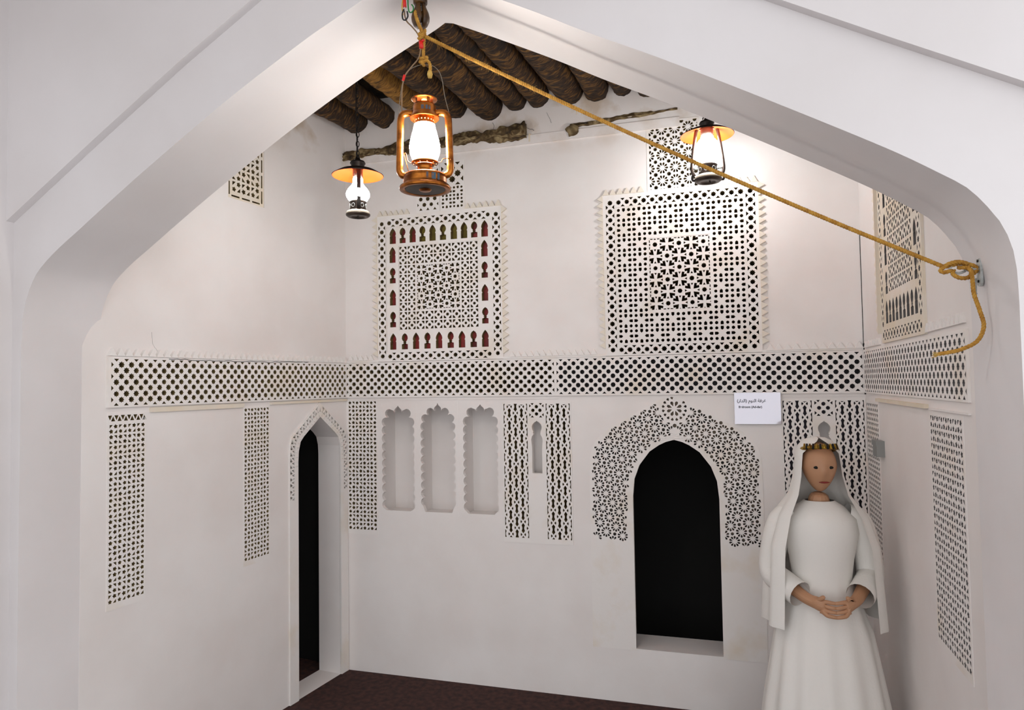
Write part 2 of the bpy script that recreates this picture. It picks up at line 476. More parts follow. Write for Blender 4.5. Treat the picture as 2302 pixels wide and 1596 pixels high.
# measured pieces of the back wall (metres, wall coordinates)
LP = (-2.142, -1.288, 1.998, 2.950)          # red-backed panel, outer edge
RP = (-.655, .215, 1.998, 2.950)             # slotted panel, outer edge
FZ = (1.767, 1.995)                          # frieze, outer edge heights
NICHES = [(-2.012, .112, 1.714, 1), (-1.735, .120, 1.731, 2), (-1.449, .114, 1.720, 1)]
def niche_contour(cx, hw, top, kind, z0):
    """cusped opening outlined by a chain of overlapping round lobes, mirrored about its axis"""
    if kind == 1: ch = [(0, -.040, .027), (.062, -.052, .030), (.085, -.108, .031)]; tip = .010
    else: ch = [(0, -.044, .025), (.050, -.060, .027), (.086, -.100, .027), (.092, -.152, .028)]; tip = .016
    z = ch[-1][1]
    while top + z - .053 > z0 + .03: z -= .053; ch.append((ch[-1][0], z, ch[-1][2]))
    def isect(a, b):
        dx, dz = b[0] - a[0], b[1] - a[1]; d = sqrt(dx * dx + dz * dz)
        if d >= a[2] + b[2]: k = a[2] / d; return (a[0] + dx * k, a[1] + dz * k)
        q = (a[2] ** 2 - b[2] ** 2 + d * d) / (2 * d); h = sqrt(max(0, a[2] ** 2 - q * q))
        c = [(a[0] + dx * q / d + s * h * -dz / d, a[1] + dz * q / d + s * h * dx / d) for s in (1, -1)]
        return max(c, key=lambda p: p[0] + p[1])
    pts = [(0, 0), (.005, -tip * .9)]; prev = (.008, ch[0][1] + ch[0][2] * .95)
    for n_, c in enumerate(ch):
        nx = isect(c, ch[n_ + 1]) if n_ + 1 < len(ch) else (c[0], c[1] - c[2])
        a0 = atan2(prev[1] - c[1], prev[0] - c[0]); a1 = atan2(nx[1] - c[1], nx[0] - c[0])
        if a1 > a0: a1 -= 2 * pi
        pts += [(c[0] + c[2] * cos(a0 + (a1 - a0) * t / 6), c[1] + c[2] * sin(a0 + (a1 - a0) * t / 6)) for t in range(1, 6)]
        if n_ + 1 < len(ch): pts.append(nx)
        if kind == 1 and n_ == 0: pts.append((nx[0] + .004, nx[1] + .012))
        prev = nx
    pts.append((ch[-1][0], z0 - top))
    r = [(cx + x, top + y) for x, y in pts]; l = [(cx - x, top + y) for x, y in pts[1:]]
    return l[::-1] + r

AC = -.285                                    # axis of the big carved arch
big_arch = [(.482, .30), (.482, 1.28)] + [(.482 - .004, 1.40), (.462, 1.47), (.43, 1.515), (.36, 1.573), (.19, 1.671), (.06, 1.742), (.03, 1.755), (0, 1.759)]
big_outer = [(AC + x, z) for x, z in big_arch] + [(AC - x, z) for x, z in big_arch[-2::-1]]
in_arch = [(.24, 0.02), (.24, 1.18), (.23, 1.28), (.20, 1.36), (.14, 1.44), (.085, 1.478), (.045, 1.497), (0, 1.509)]
IC = -.276
big_inner = [(IC + x, z) for x, z in in_arch] + [(IC - x, z) for x, z in in_arch[-2::-1]]

b_open = [rect(LP[0] + .01, LP[1] - .01, LP[2] + .01, LP[3] - .01), rect(RP[0] + .01, RP[1] - .01, RP[2] + .01, RP[3] - .01),
          rect(-2.370, .712, FZ[0] + .008, FZ[1] - .008),
          rect(-1.860, -1.537, 2.968, 3.262), rect(-.378, -.102, 2.962, 3.352),
          rect(-2.372, -2.163, .90, 1.745)]
NZ = 1.02
for cx, hw, top, kind in NICHES: b_open.append(rect(cx - hw - .015, cx + hw + .015, NZ, top + .008))
b_open += [rect(-1.296, -1.142, .90, 1.722), rect(-1.030, -.878, .90, 1.722), rect(-1.132, -1.042, 1.20, 1.726),
           rect(.308, .460, .90, 1.730), rect(.572, .718, .90, 1.730), rect(.468, .561, 1.20, 1.730)]
b_open.append([(x * .985 + AC * .015, z if z > .3 else .0005) for x, z in [(AC + x, z - .006) for x, z in big_arch] + [(AC - x, z - .006) for x, z in big_arch[-2::-1]]])
b_open[-1][0] = (b_open[-1][0][0], .31); b_open[-1][-1] = (b_open[-1][-1][0], .31)
V, Fc = plate(WB, rect(-2.46, .80, 0, ZT), b_open, 0, -.24)
wall_back = structure('wall_back', V, Fc, 'plaster')
for cx, hw, top, kind in NICHES:
    mk('niche_back', *sheet(WB, cx - hw - .015, cx + hw + .015, NZ, top + .01, -.215), 'plaster', wall_back)
    V, Fc = plate(WB, rect(cx - hw - .0165, cx + hw + .0165, NZ - .002, top + .0095), [niche_contour(cx, hw + .012, top, kind, NZ + .02)], .0006, -.03)
    mk('niche_surround', V, Fc, 'plaster', wall_back)
# thin plaster ledge under the frieze, cornice course under the ceiling
mk('ledge', *slab(WB, -2.37, -.95, 1.748, 1.752, .004, -.01), 'plaster', wall_back)
mk('ledge', *slab(WB, .31, .724, 1.748, 1.756, .004, -.01), 'plaster', wall_back)
mk('ledge', *slab(WB, -2.40, -.20, 3.318, 3.372, .010, -.01), 'plaster', wall_back)

# left wall: s runs to the corner at 0
LDC, = (-.276,)
ldi = [(.200, 0.0), (.200, 1.40), (.196, 1.46), (.180, 1.515), (.15, 1.545), (0, 1.656)]
ld_in = [(LDC + x, z) for x, z in ldi] + [(LDC - x, z) for x, z in ldi[-2::-1]]
ldo = [(.274, 0.0), (.274, 1.42), (.270, 1.50), (.255, 1.545), (0, 1.744)]
ld_out = [(LDC + x, z) for x, z in ldo] + [(LDC - x, z) for x, z in ldo[-2::-1]]
l_open = [rect(-1.672, -.012, FZ[0] + .008, FZ[1] - .008 ), rect(-1.678, -1.497, .90, 1.735), rect(-.893, -.706, .90, 1.735),
          rect(-1.003, -.739, 2.868, 3.262)]
l_open.append([(x, max(z, .001)) for x, z in ld_in])
V, Fc = plate(WL, rect(-1.80, .06, 0, ZT), l_open, 0, -.17)
wall_left = structure('wall_left', V, Fc, 'plaster')
mk('ledge', *slab(WL, -1.475, -.90, 1.738, 1.760, .012, -.01), 'cream', wall_left)
mk('ledge', *slab(WL, -.70, -.004, 1.746, 1.760, .012, -.01), 'cream', wall_left)
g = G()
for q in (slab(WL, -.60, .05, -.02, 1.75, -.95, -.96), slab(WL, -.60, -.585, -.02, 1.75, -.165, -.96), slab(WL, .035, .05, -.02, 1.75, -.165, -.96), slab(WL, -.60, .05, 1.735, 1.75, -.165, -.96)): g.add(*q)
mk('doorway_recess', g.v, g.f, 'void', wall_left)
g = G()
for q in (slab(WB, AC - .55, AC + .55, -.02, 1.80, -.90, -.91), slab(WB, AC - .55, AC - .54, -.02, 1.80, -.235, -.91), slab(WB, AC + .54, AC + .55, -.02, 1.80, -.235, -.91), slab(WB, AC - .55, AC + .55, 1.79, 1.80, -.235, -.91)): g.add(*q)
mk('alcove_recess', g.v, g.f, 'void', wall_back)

# right wall: s is the world y
r_open = [rect(2.452, 4.045, FZ[0] + .008, FZ[1] - .008), rect(2.885, 3.585, 2.016, 2.944), rect(3.778, 4.060, .90, 1.722), rect(2.528, 2.888, .90, 1.716)]
V, Fc = plate(WR, rect(YA + .12, 4.16, 0, ZT), r_open, 0, -.24)
wall_right = structure('wall_right', V, Fc, 'plaster')
mk('ledge', *slab(WR, 2.905, 3.76, 1.731, 1.746, .016, -.01), 'cream', wall_right)
mk('ledge', *slab(WR, 2.445, 2.875, 1.728, 1.734, .008, -.01), 'plaster', wall_right)
mk('corner_crack', *slab(WB, .7195, .7245, 1.76, 2.03, .0155, .001), 'void', wall_back)
mk('corner_crack', *slab(WB, .7215, .7240, 2.03, 2.62, .002, -.001), 'void', wall_back)

# arch wall between the two rooms
arch_l = [(-2.610, 2.00), (-2.606, 2.085), (-2.600, 2.147), (-2.587, 2.200), (-2.568, 2.245), (-2.535, 2.300), (-2.488, 2.345), (-2.420, 2.395), (-2.330, 2.452), (-2.20, 2.536), (-1.995, 2.664), (-1.66, 2.862), (-1.36, 3.020), (-1.22, 3.085), (-.998, 3.184), (-.962, 3.203)]
arch_r = [(-.93, 3.196), (-.79, 3.127), (-.55, 3.003), (-.36, 2.897), (-.156, 2.79), (.06, 2.670), (.29, 2.538), (.452, 2.442), (.550, 2.377), (.612, 2.332), (.655, 2.280), (.681, 2.240), (.697, 2.203), (.708, 2.163), (.714, 2.115), (.716, 2.03)]
sm = lambda L: [(p.x, p.y) for p in spline([(x, z, 0) for x, z in L], .03)]
opening = [(-2.610, .001)] + sm(arch_l) + sm(arch_r) + [(.716, .001)]
out = rect(-2.66, 1.30, 0, 3.46)
V, Fc = plate(WA, out, [opening], 0, -TH, True)
wall_arch = structure('wall_front', V, Fc, 'archp')
for p in wall_arch.data.polygons:
    if p.index >= plate.no: p.use_smooth = True
# upper wall face stands a little proud of the arch band
step = [(-2.658, 2.507), (-2.246, 2.766), (-1.84, 3.014), (-1.529, 3.190), (-1.08, 3.44), (-.84, 3.44), (-.25, 3.125), (.173, 2.888), (.442, 2.738), (.74, 2.576), (1.30, 2.28), (1.30, 3.46), (-2.658, 3.46)]
V, Fc = plate(WA, step, [], .032, 0)
mk('upper_wall_face', V, Fc, 'archp', wall_arch)
# side wall of the near room with its own arch springing
V, Fc = plate(Wall((-2.655, 0, 0), (0, 1, 0), (1, 0, 0)), [(2.03, 0), (1.90, 0), (1.90, 2.05), (1.86, 2.22), (1.72, 2.40), (1.2, 2.80), (.7, 3.10), (.2, 2.80), (-.32, 2.40), (-.46, 2.22), (-.5, 2.05), (-.5, 0), (-.9, 0), (-.9, 3.46), (2.03, 3.46)], [], .0, -.30, True)
structure('wall_side', V, Fc, 'archp')
g = G().box(-4.5, -4.4, -2.2, 3.0, 0, 3.44); structure('wall_outer', g.v, g.f, 'archp')
g = G().box(-4.5, 2.6, -2.2, 5.1, -.06, 0); structure('floor', g.v, g.f, 'floor')
g = G().box(-2.9, 1.1, 2.2, 4.4, ZT, ZT + .08); structure('ceiling', g.v, g.f, 'ceil')
g = G().box(-4.5, 1.3, -.9, 2.00, 3.44, 3.52); structure('ceiling', g.v, g.f, 'archp')  # unseen near-room ceiling, set low to shade the top of the front wall

# ------------------------------------------------------------------ carved plaster: friezes
T = carved('carved_frieze', 'long frieze of pierced stars with a toothed edge across the back wall', 'frieze', WB, (-.8, FZ[0]))
slab_part(T, WB, 'slab', -2.383, -.962, *FZ, star_lattice(-2.372, -.970, 1.777, 1.985, 7, .30, 27, .68))
slab_part(T, WB, 'slab', -.962, .720, *FZ, star_lattice(-.954, .712, 1.777, 1.985, 7, .275, 32, .86), back='grey')
teeth(T, WB, (-2.362, 2.010), (-2.175, 2.010), 5, (0, 1), .037)
teeth(T, WB, (-1.250, 2.008), (-.706, 2.008), 14, (0, 1), .036)
teeth(T, WB, (.232, 2.006), (.722, 2.006), 11, (0, 1), .037)
for a0, a1 in ((-2.383, -2.142), (-1.288, -.655), (.215, .720)): mk('tooth_strip', *slab(WB, a0, a1, FZ[1] - .001, 2.011, PD, -.002), 'carved', T)

T = carved('carved_frieze', 'frieze of pierced stars with a row of teeth on the wall beside the pointed doorway', 'frieze', WL, (-.84, FZ[0]))
slab_part(T, WL, 'slab', -1.690, -.003, *FZ, star_lattice(-1.676, -.010, 1.775, 1.983, 7, .30, 34, .70))
teeth(T, WL, (-1.690, 1.996), (-.004, 1.996), 42, (0, 1), .036, .018)

def crack(parent, wall, pts, r=.0012, d=.001):
    q = []
    for (a, z), (b, w) in zip(pts, pts[1:]):
        for k in range(8): t = k / 8; q.append(wall.P(a + (b - a) * t, z + (w - z) * t + random.uniform(-.0025, .0025), d))
    G().tube(q, r, 4).build('crack', 'void', parent, world=True)
crack(T, WL, [(-1.38, 1.990), (-1.2, 1.986), (-.95, 1.988), (-.72, 1.986), (-.55, 1.994), (-.36, 1.994)], .0017, .0145)
crack(wall_left, WL, [(-1.43, 2.02), (-1.46, 2.06), (-1.465, 2.12)], .0003)
crack(wall_back, WB, [(-1.34, 3.485), (-1.33, 3.46), (-1.335, 3.44)], .0010)
crack(wall_back, WB, [(-1.12, 3.42), (-1.08, 3.405), (-1.07, 3.40)], .0012)
crack(wall_back, WB, [(-.99, 3.50), (-.97, 3.46), (-.96, 3.43)], .0007)
T = carved('carved_frieze', 'foreshortened frieze of pierced stars on the wall where the rope is tied', 'frieze', WR, (3.2, FZ[0]))
slab_part(T, WR, 'slab', 2.440, 4.060, *FZ, star_lattice(2.452, 4.050, 1.775, 1.983, 7, .28, 33, .8), back='violet', d=.008)
teeth(T, WR, (2.455, 2.014), (2.885, 2.010), 10, (0, 1), .034, .010)
teeth(T, WR, (3.665, 2.004), (4.03, 2.004), 9, (0, 1), .034, .010)

# ------------------------------------------------------------------ carved plaster: large panels
T = carved('plaster_screen', 'square carved panel with red-backed arched openings around a pierced lattice', 'carved screen', WB, (-1.715, LP[2]))
x0, x1, z0, z1 = -2.134, -1.298, 2.006, 2.926
bw = .050
H = star_band(x0 + bw, z1 - bw / 2, x1 - bw, z1 - bw / 2, bw, 13) + star_band(x0 + bw, z0 + bw / 2, x1 - bw, z0 + bw / 2, bw, 13)
H += star_band(x0 + bw / 2, z0, x0 + bw / 2, z1, bw, 17) + star_band(x1 - bw / 2, z0, x1 - bw / 2, z1, bw, 17)
ia, ib, ja, jb = x0 + bw + .004, x1 - bw - .004, z0 + bw + .004, z1 - bw - .004
V, Fc = plate(WB, rect(*LP), H + [rect(ia, ib, ja, jb)], PD, HB); cut_sides(mk('star_border', V, Fc, 'carved', T), 'raw', plate.no)
arches = []; kinds = 'POPOPOPPOP'
tops = [-2.031, -1.961, -1.890, -1.821, -1.751, -1.679, -1.605, -1.536, -1.468, -1.399]
for x, k in zip(tops, kinds): arches.append((keyhole(x, 2.764, .043, .104, k == 'O'), 'olive' if -1.85 < x < -1.50 else 'red'))
for i, x in enumerate([-2.034, -1.952, -1.873, -1.794, -1.714, -1.635, -1.559, -1.481, -1.404]): arches.append((keyhole(x, 2.075, .043, .106, i % 2 == 1), 'red'))
for x in (-2.034, -1.402):
    for i, z in enumerate((2.690, 2.556, 2.412, 2.270)): arches.append((keyhole(x, z - .05, .042, .104, i % 2 == 1), 'red'))
li = (-1.990, -1.444, 2.198, 2.745)
V, Fc = plate(WB, rect(ia - .004, ib + .004, ja - .004, jb + .004), [a for a, _ in arches] + [rect(*li)], PD - .002, -.028); cut_sides(mk('arcade', V, Fc, 'carved', T), 'raw', plate.no)
for a, m in arches:
    xs = [p[0] for p in a]; zs = [p[1] for p in a]
    mk('arch_backing', *sheet(WB, min(xs) - .004, max(xs) + .004, min(zs) - .004, max(zs) + .004, -.027), m, T)
mid = (-1.866, -1.568, 2.326, 2.616)
H = []
u = (li[1] - li[0]) / 9; c0, c1 = mid[0] - .006, mid[1] + .006; r0, r1 = mid[2] - .006, mid[3] + .006
H += dot_cells(li[0], c0, r1, li[3], 2, 2) + dot_cells(c0, c1, r1, li[3], 5, 2) + dot_cells(c1, li[1], r1, li[3], 2, 2)
H += dot_cells(li[0], c0, li[2], r0, 2, 2) + dot_cells(c0, c1, li[2], r0, 5, 2) + dot_cells(c1, li[1], li[2], r0, 2, 2)
H += dot_cells(li[0], c0, r0, r1, 2, 5) + dot_cells(c1, li[1], r0, r1, 2, 5)
V, Fc = plate(WB, rect(*li), H + [rect(*mid)], PD - .004, HB); cut_sides(mk('lattice', V, Fc, 'carved', T), 'raw', plate.no)
V, Fc = plate(WB, rect(*mid), rosettes(mid[0] + .004, mid[1] - .004, mid[2] + .004, mid[3] - .004, 5, 5), PD - .005, HB); cut_sides(mk('flower_lattice', V, Fc, 'carved', T), 'raw', plate.no)
mk('backing', *sheet(WB, *LP, HB - .016), 'mud', T)
teeth(T, WB, (LP[0], 2.03), (LP[0], LP[3]), 21, (-1, 0), .040, m='cream'); teeth(T, WB, (LP[1], 2.03), (LP[1], LP[3]), 20, (1, 0), .036, m='cream')
teeth(T, WB, (LP[0], LP[3]), (-1.910, LP[3]), 6, (0, 1), .036, m='cream'); teeth(T, WB, (-1.532, LP[3]), (LP[1], LP[3]), 6, (0, 1), .038, m='cream')

T = carved('plaster_screen', 'square carved panel of small dots and slots around a flower lattice', 'carved screen', WB, (-.22, RP[2]))
x0, x1, z0, z1 = -.638, .200, 2.006, 2.928
bw = .052
H = star_band(x0 + bw, z1 - bw / 2, x1 - bw, z1 - bw / 2, bw, 15) + star_band(x0 + bw, z0 + bw / 2, x1 - bw, z0 + bw / 2, bw, 15)
H += star_band(x0 + bw / 2, z0, x0 + bw / 2, z1, bw, 18) + star_band(x1 - bw / 2, z0, x1 - bw / 2, z1, bw, 18)
ia, ib, ja, jb = x0 + bw + .004, x1 - bw - .004, z0 + bw + .004, z1 - bw - .004
V, Fc = plate(WB, rect(*RP), H + [rect(ia, ib, ja, jb)], PD, HB); cut_sides(mk('star_border', V, Fc, 'carved', T), 'raw', plate.no)
mid = (-.394, -.048, 2.254, 2.676)
V, Fc = plate(WB, rect(ia, ib, ja, jb), cross_modules(ia + .004, ib - .004, ja + .004, jb - .002, 8, 9, mid) + [rect(*mid)], PD - .002, HB); cut_sides(mk('slot_lattice', V, Fc, 'carved', T), 'raw', plate.no)
V, Fc = plate(WB, rect(*mid), rosettes(mid[0] + .004, mid[1] - .004, mid[2] + .004, mid[3] - .004, 5, 6), PD - .004, HB); cut_sides(mk('flower_lattice', V, Fc, 'carved', T), 'raw', plate.no)
mk('backing', *sheet(WB, *RP, HB - .016), 'mud', T)
teeth(T, WB, (RP[0], 2.04), (RP[0], RP[3]), 23, (-1, 0), .036, m='cream'); teeth(T, WB, (RP[1], 2.04), (RP[1], RP[3]), 23, (1, 0), .036, m='cream')
teeth(T, WB, (RP[0], RP[3]), (-.41, RP[3]), 6, (0, 1), .037, m='cream'); teeth(T, WB, (-.02, RP[3]), (RP[1], RP[3]), 6, (0, 1), .038, m='cream')

T = carved('plaster_screen', 'small pair of pierced star slabs above the red-backed panel', 'carved screen', WB, (-1.70, 2.955))
slab_part(T, WB, 'slab', -1.866, -1.702, 2.952, 3.270, clipall(star_lattice(-1.858, -1.712, 2.966, 3.258, 7, .30, 3), -1.858, -1.710, 2.96, 3.26), d=.004)
slab_part(T, WB, 'slab', -1.700, -1.530, 2.952, 3.270, star_lattice(-1.690, -1.540, 3.114, 3.258, 3, .30, 2) + cross_modules(-1.692, -1.540, 2.964, 3.108, 2, 2), d=.004)
T = carved('plaster_screen', 'upright panel pierced with ten-petal rosettes above the slotted panel', 'carved screen', WB, (-.24, 2.955))
slab_part(T, WB, 'slab', -.392, -.092, 2.952, 3.362, petal_lattice(-.380, -.102, 2.962, 3.352, .0755, .0755), d=.004)

# right wall panel with long narrow arches
RW = (2.878, 3.592, 2.006, 2.950)
T = carved('plaster_screen', 'foreshortened carved panel with dark slender arches above the tied rope end wall frieze', 'carved screen', WR, (3.235, RW[2]))
x0, x1, z0, z1 = 2.894, 3.578, 2.018, 2.938
bw = .046
H = star_band(x0 + bw, z1 - bw / 2, x1 - bw, z1 - bw / 2, bw, 13) + star_band(x0, z0 + bw / 2, x1, z0 + bw / 2, bw, 13)
H += star_band(x0 + bw / 2, z0 + bw, x0 + bw / 2, z1, bw, 16) + star_band(x1 - bw / 2, z0 + bw, x1 - bw / 2, z1, bw, 16)
ar = [keyhole(2.975 + (3.471 - 2.975) * i / 8, 2.090, .040, .104, i % 2 == 1) for i in range(9)]
for x in (2.965, 3.458):
    for i, z in enumerate((2.222, 2.352, 2.482, 2.612)): ar.append(keyhole(x, z, .040, .104, i % 2 == 0))
H += ar
H += dot_cells(3.012, 3.415, 2.222, 2.400, 6, 3) + dot_cells(3.012, 3.415, 2.405, 2.80, 6, 6)
slab_part(T, WR, 'slab', *RW, H, back='violet', d=.010, m='cream')
teeth(T, WR, (RW[1], 2.05), (RW[1], 2.93), 20, (1, 0), .05, .026, m='cream')

# left wall grille high up
T = carved('carved_grille', 'small pierced grille high on the wall beyond the arch', 'grille', WL, (-.87, 2.86))
H = pent_lattice(-.975, -.768, 2.905, 3.235, 3, 5)
for i in range(4): H.append(rect(-.757, -.748, 2.888 + i * .09, 2.888 + i * .09 + .072)); H.append(rect(-.994, -.986, 2.888 + i * .09, 2.888 + i * .09 + .072))
for i in range(3): H.append(rect(-.975 + i * .075, -.975 + i * .075 + .058, 2.880, 2.889))
slab_part(T, WL, 'slab', -1.010, -.728, 2.860, 3.270, H, m='cream', d=-.006, hb=-.05)

# ------------------------------------------------------------------ carved plaster: lower wall
def strip(label, wall, a0, a1, z0, z1, holes, back='mud', m='carved', d=.002, name='plaster_screen'):
    T = carved(name, label, 'carved screen', wall, ((a0 + a1) / 2, z0))
    slab_part(T, wall, 'slab', a0, a1, z0, z1, holes, m, back, d); return T
strip('pierced strip of five-point stars between the room corner and the first cusped niche', WB, -2.376, -2.158, .88, 1.752, pent_lattice(-2.372, -2.163, .905, 1.747, 4, 16))
strip('pierced strip of five-point stars beside the plain recessed wall field near the arch', WL, -1.684, -1.492, .88, 1.742, [t for i in range(6) for t in (tri(-1.672 + i * .031, 1.732, 0, -1, .02, .022), tri(-1.657 + i * .031 if i < 5 else -1.502, 1.706, 0, 1, .02, .022))] + pent_lattice(-1.678, -1.497, .905, 1.695, 4, 17))
strip('narrow pierced strip of five-point stars between the plain wall field and the pointed doorway', WL, -.899, -.700, .88, 1.742, pent_lattice(-.893, -.706, .905, 1.735, 4, 18))
strip('foreshortened pierced strip in the corner beside the interlaced panel', WR, 3.772, 4.066, .88, 1.728, [h for h in pent_lattice(3.780, 4.058, .905, 1.720, 6, 17)] , 'violet')
strip('foreshortened pierced strip under the frieze nearest the rope end', WR, 2.520, 2.895, .88, 1.722, pent_lattice(2.530, 2.885, .905, 1.712, 7, 16), 'violet')
for nm, a0, a1, a2, a3, bk, zt in (('between the cusped niches and the carved arch', -1.303, -1.138, -1.034, -.872, 'mud', 1.730), ('beside the lettered sign and the room corner', .302, .464, .568, .7225, 'violet', 1.738)):
    T = carved('plaster_screen', 'interlaced screens around a tiny domed niche ' + nm, 'carved screen', WB, ((a0 + a3) / 2, .88))
    slab_part(T, WB, 'braid_slab', a0, a1, .88, zt, braid(a0 + .006, a1 - .004, .91, zt - .008, 4), back=bk, d=.004)
    slab_part(T, WB, 'braid_slab', a2, a3, .88, zt, braid(a2 + .004, a3 - .006, .91, zt - .008, 4), back=bk, d=.004)
    c = (a1 + a2) / 2; w = (a2 - a1) / 2
    zs = zt - .098
    hol = []
    for dx, dz in ((0, .022), (.022, 0), (0, -.022), (-.022, 0)): hol.append(star(c + dx, zt - .05 + dz, .0115, 8, .82, j=0))
    for sx in (-1, 1):
        for sz in (-1, 1):
            hol.append(tri(c + sx * (w - .007), zt - .05 + sz * .027, -sx, 0, .02, .012)); hol.append(tri(c + sx * .026, zt - .05 + sz * .043, 0, -sz, .02, .012))
    slab_part(T, WB, 'star_slab', a1, a2, zs, zt, hol, back=bk, d=.004)
    ky = [(0, 1), (.1, .985), (.5, .965), (.85, .925), (1, .885), (.95, .835), (.72, .79), (.70, .78), (.86, .77), (.70, .755), (.74, .73), (1.0, .70), (1.15, .64), (1.1, .57), (1.0, .50), (1.0, 0)]
    cont = [(c + x * .031, 1.30 + y * .318) for x, y in ky] ; cont = [(2 * c - x, z) for x, z in cont[1:]][::-1] + cont
    V, Fc = plate(WB, rect(a1, a2, .88, zs), [cont], .003, -.035); mk('niche_surround', V, Fc, 'carved', T)
    mk('niche_back', *sheet(WB, a1, a2, 1.2, zs, -.11), 'plaster', T)

# big pointed arch of rosettes
T = carved('carved_arch', 'wide pointed arch pierced with rosettes and stars around a dark opening', 'arch', WB, (AC, .30))
H = []
def inside(p, m=0):
    x = abs(p[0] - AC)
    for (xa, za), (xb, zb) in zip(big_arch, big_arch[1:]):
        if min(za, zb) <= p[1] <= max(za, zb) and zb != za:
            lim = xa + (xb - xa) * (p[1] - za) / (zb - za)
            if x > lim - m: return False
    if p[1] > 1.757: return False
    xi = abs(p[0] - IC)
    for (xa, za), (xb, zb) in zip(in_arch, in_arch[1:]):
        if min(za, zb) <= p[1] <= max(za, zb) and zb != za:
            if xi < xa + (xb - xa) * (p[1] - za) / (zb - za) + .025: return False
    return p[1] > .92 and (p[1] < 1.51 or p[1] - 1.509 > .03 - .4 * xi)
PR = (-.270, 1.687)
def farpk(x, y, lim=.076): return (x - PR[0]) ** 2 + (y - PR[1]) ** 2 > lim * lim
for sgn in (-1, 1):
    for i in range(-14, 16):
        for j in range(-14, 16):
            cx, cy = PR[0] + sgn * (.150 + .0575 * i - .0375 * j) , 1.630 - .0325 * i - .0525 * j
            if sgn * (cx - PR[0]) < .012: continue
            for h in petals(cx, cy, 10, .0115, .0300, .25):
                if all(inside(p, .010) and farpk(*p) and sgn * (p[0] - PR[0]) > .004 for p in h): H.append(h)
            h = star(cx - sgn * .0112, cy + .0412, .0108, 8, .72)
            if all(inside(p, .010) and farpk(*p) and sgn * (p[0] - PR[0]) > .004 for p in h): H.append(h)
H += petals(PR[0], PR[1], 8, .014, .043, .27, pi / 8)
for h in petals(PR[0], PR[1], 16, .053, .070, .13, pi / 16):
    if all(inside(p, .004) for p in h): H.append(h)
H.append(star(PR[0], 1.590, .0125, 8, .8))
# the carved slab is one plate: outer arch outline with the dark opening cut out of its foot
foot = [(IC + x, max(z, .30)) for x, z in in_arch]; foot2 = [(IC - x, max(z, .30)) for x, z in in_arch[-2::-1]]
outl = [(AC - .482, .30)] + [(foot2[-1][0], .30)] + foot2[::-1][1:] + foot[::-1][:-1] + [(foot[0][0], .30)] + big_outer[:-1]
V, Fc = plate(WB, outl, H, .003, -.022); cut_sides(mk('slab', V, Fc, 'carved', T), 'rawgrey', plate.no)
foot3 = [(foot2[-1][0], .30)] + foot2[::-1][1:] + foot[::-1][:-1] + [(foot[0][0], .30)]
V, Fc = plate(WB, outl, [], -.0216, -.03); mk('backing', V, Fc, 'tanb', T)
for k in range(3):
    w0 = .05 + .02 * k; zz = 1.520 + (2 - k) * .012
    g = G()
    for q in range(3): g.tube([WB.P(IC + (q - 1) * w0 + (t - .5) * w0 * .8, zz - abs(q - 1) * .012 + .003 * sin(pi * t * 2), .003) for t in (0, .25, .5, .75, 1)], .0013, 5)
    g.build('scroll_relief', 'carved', T, world=True)

# pointed doorway surround on the left wall
T = carved('carved_arch', 'narrow pointed doorway surround pierced with wedges on the left wall', 'arch', WL, (LDC, 0))
def leg(sgn, t, o):
    """t runs down the sloping leg from the peak, o 0..1 from inner to outer edge"""
    def along(pr, t):
        pts = [(0, pr[-1][1])] + [p for p in pr[::-1][1:]]; L = 0
        for a, b in zip(pts, pts[1:]):
            d = sqrt((b[0] - a[0]) ** 2 + (b[1] - a[1]) ** 2)
            if t <= L + d: k = (t - L) / d; return (a[0] + (b[0] - a[0]) * k, a[1] + (b[1] - a[1]) * k)
            L += d
        return pts[-1]
    a = along(ldi, t); b = along(ldo, t * 1.22 + .012)
    return (LDC + sgn * (a[0] + (b[0] - a[0]) * o), a[1] + (b[1] - a[1]) * o)
H = []
for s in (-1, 1):
    for k in range(9):
        t = .012 + k * .062
        for q in ((t + .002, .92, t + .024, .92, t + .012, .62), (t + .03, .92, t + .052, .92, t + .042, .60), (t + .016, .44, t + .036, .44, t + .026, .74), (t + .040, .44, t + .058, .44, t + .052, .72),
                  (t + .0, .44, t + .012, .44, t + .006, .66)):
            H.append([leg(s, q[0], q[1]), leg(s, q[2], q[3]), leg(s, q[4], q[5])])
H.append([(LDC, 1.715), (LDC + .008, 1.688), (LDC - .008, 1.688)])
H = [h for h in H if all(p[1] < 1.73 for p in h)]
oo = [(min(x, -.004), z) for x, z in ld_out]
cc = ld_in[::-1]
outl = [(oo[-1][0], .001)] + [(cc[0][0], .001)] + cc[1:-1] + [(cc[-1][0], .001)] + [(oo[0][0], .001)] + oo[1:-1]
V, Fc = plate(WL, outl, H, .012, -.001); mk('slab', V, Fc, 'carved', T)
V, Fc = plate(WL, outl, [], .0016, .0006); mk('backing', V, Fc, 'mud', T)
for s in (-1, 1):
    for k in range(15):
        t = .010 + k * .026; a, b = leg(s, t, .10), leg(s, t + .008, .34)
        g = G().tube([WL.P(*a, .013), WL.P((a[0] + b[0]) / 2, (a[1] + b[1]) / 2, .016), WL.P(*b, .013)], [.001, .0035, .001], 5); g.build('leaf_relief', 'carved', T, world=True)

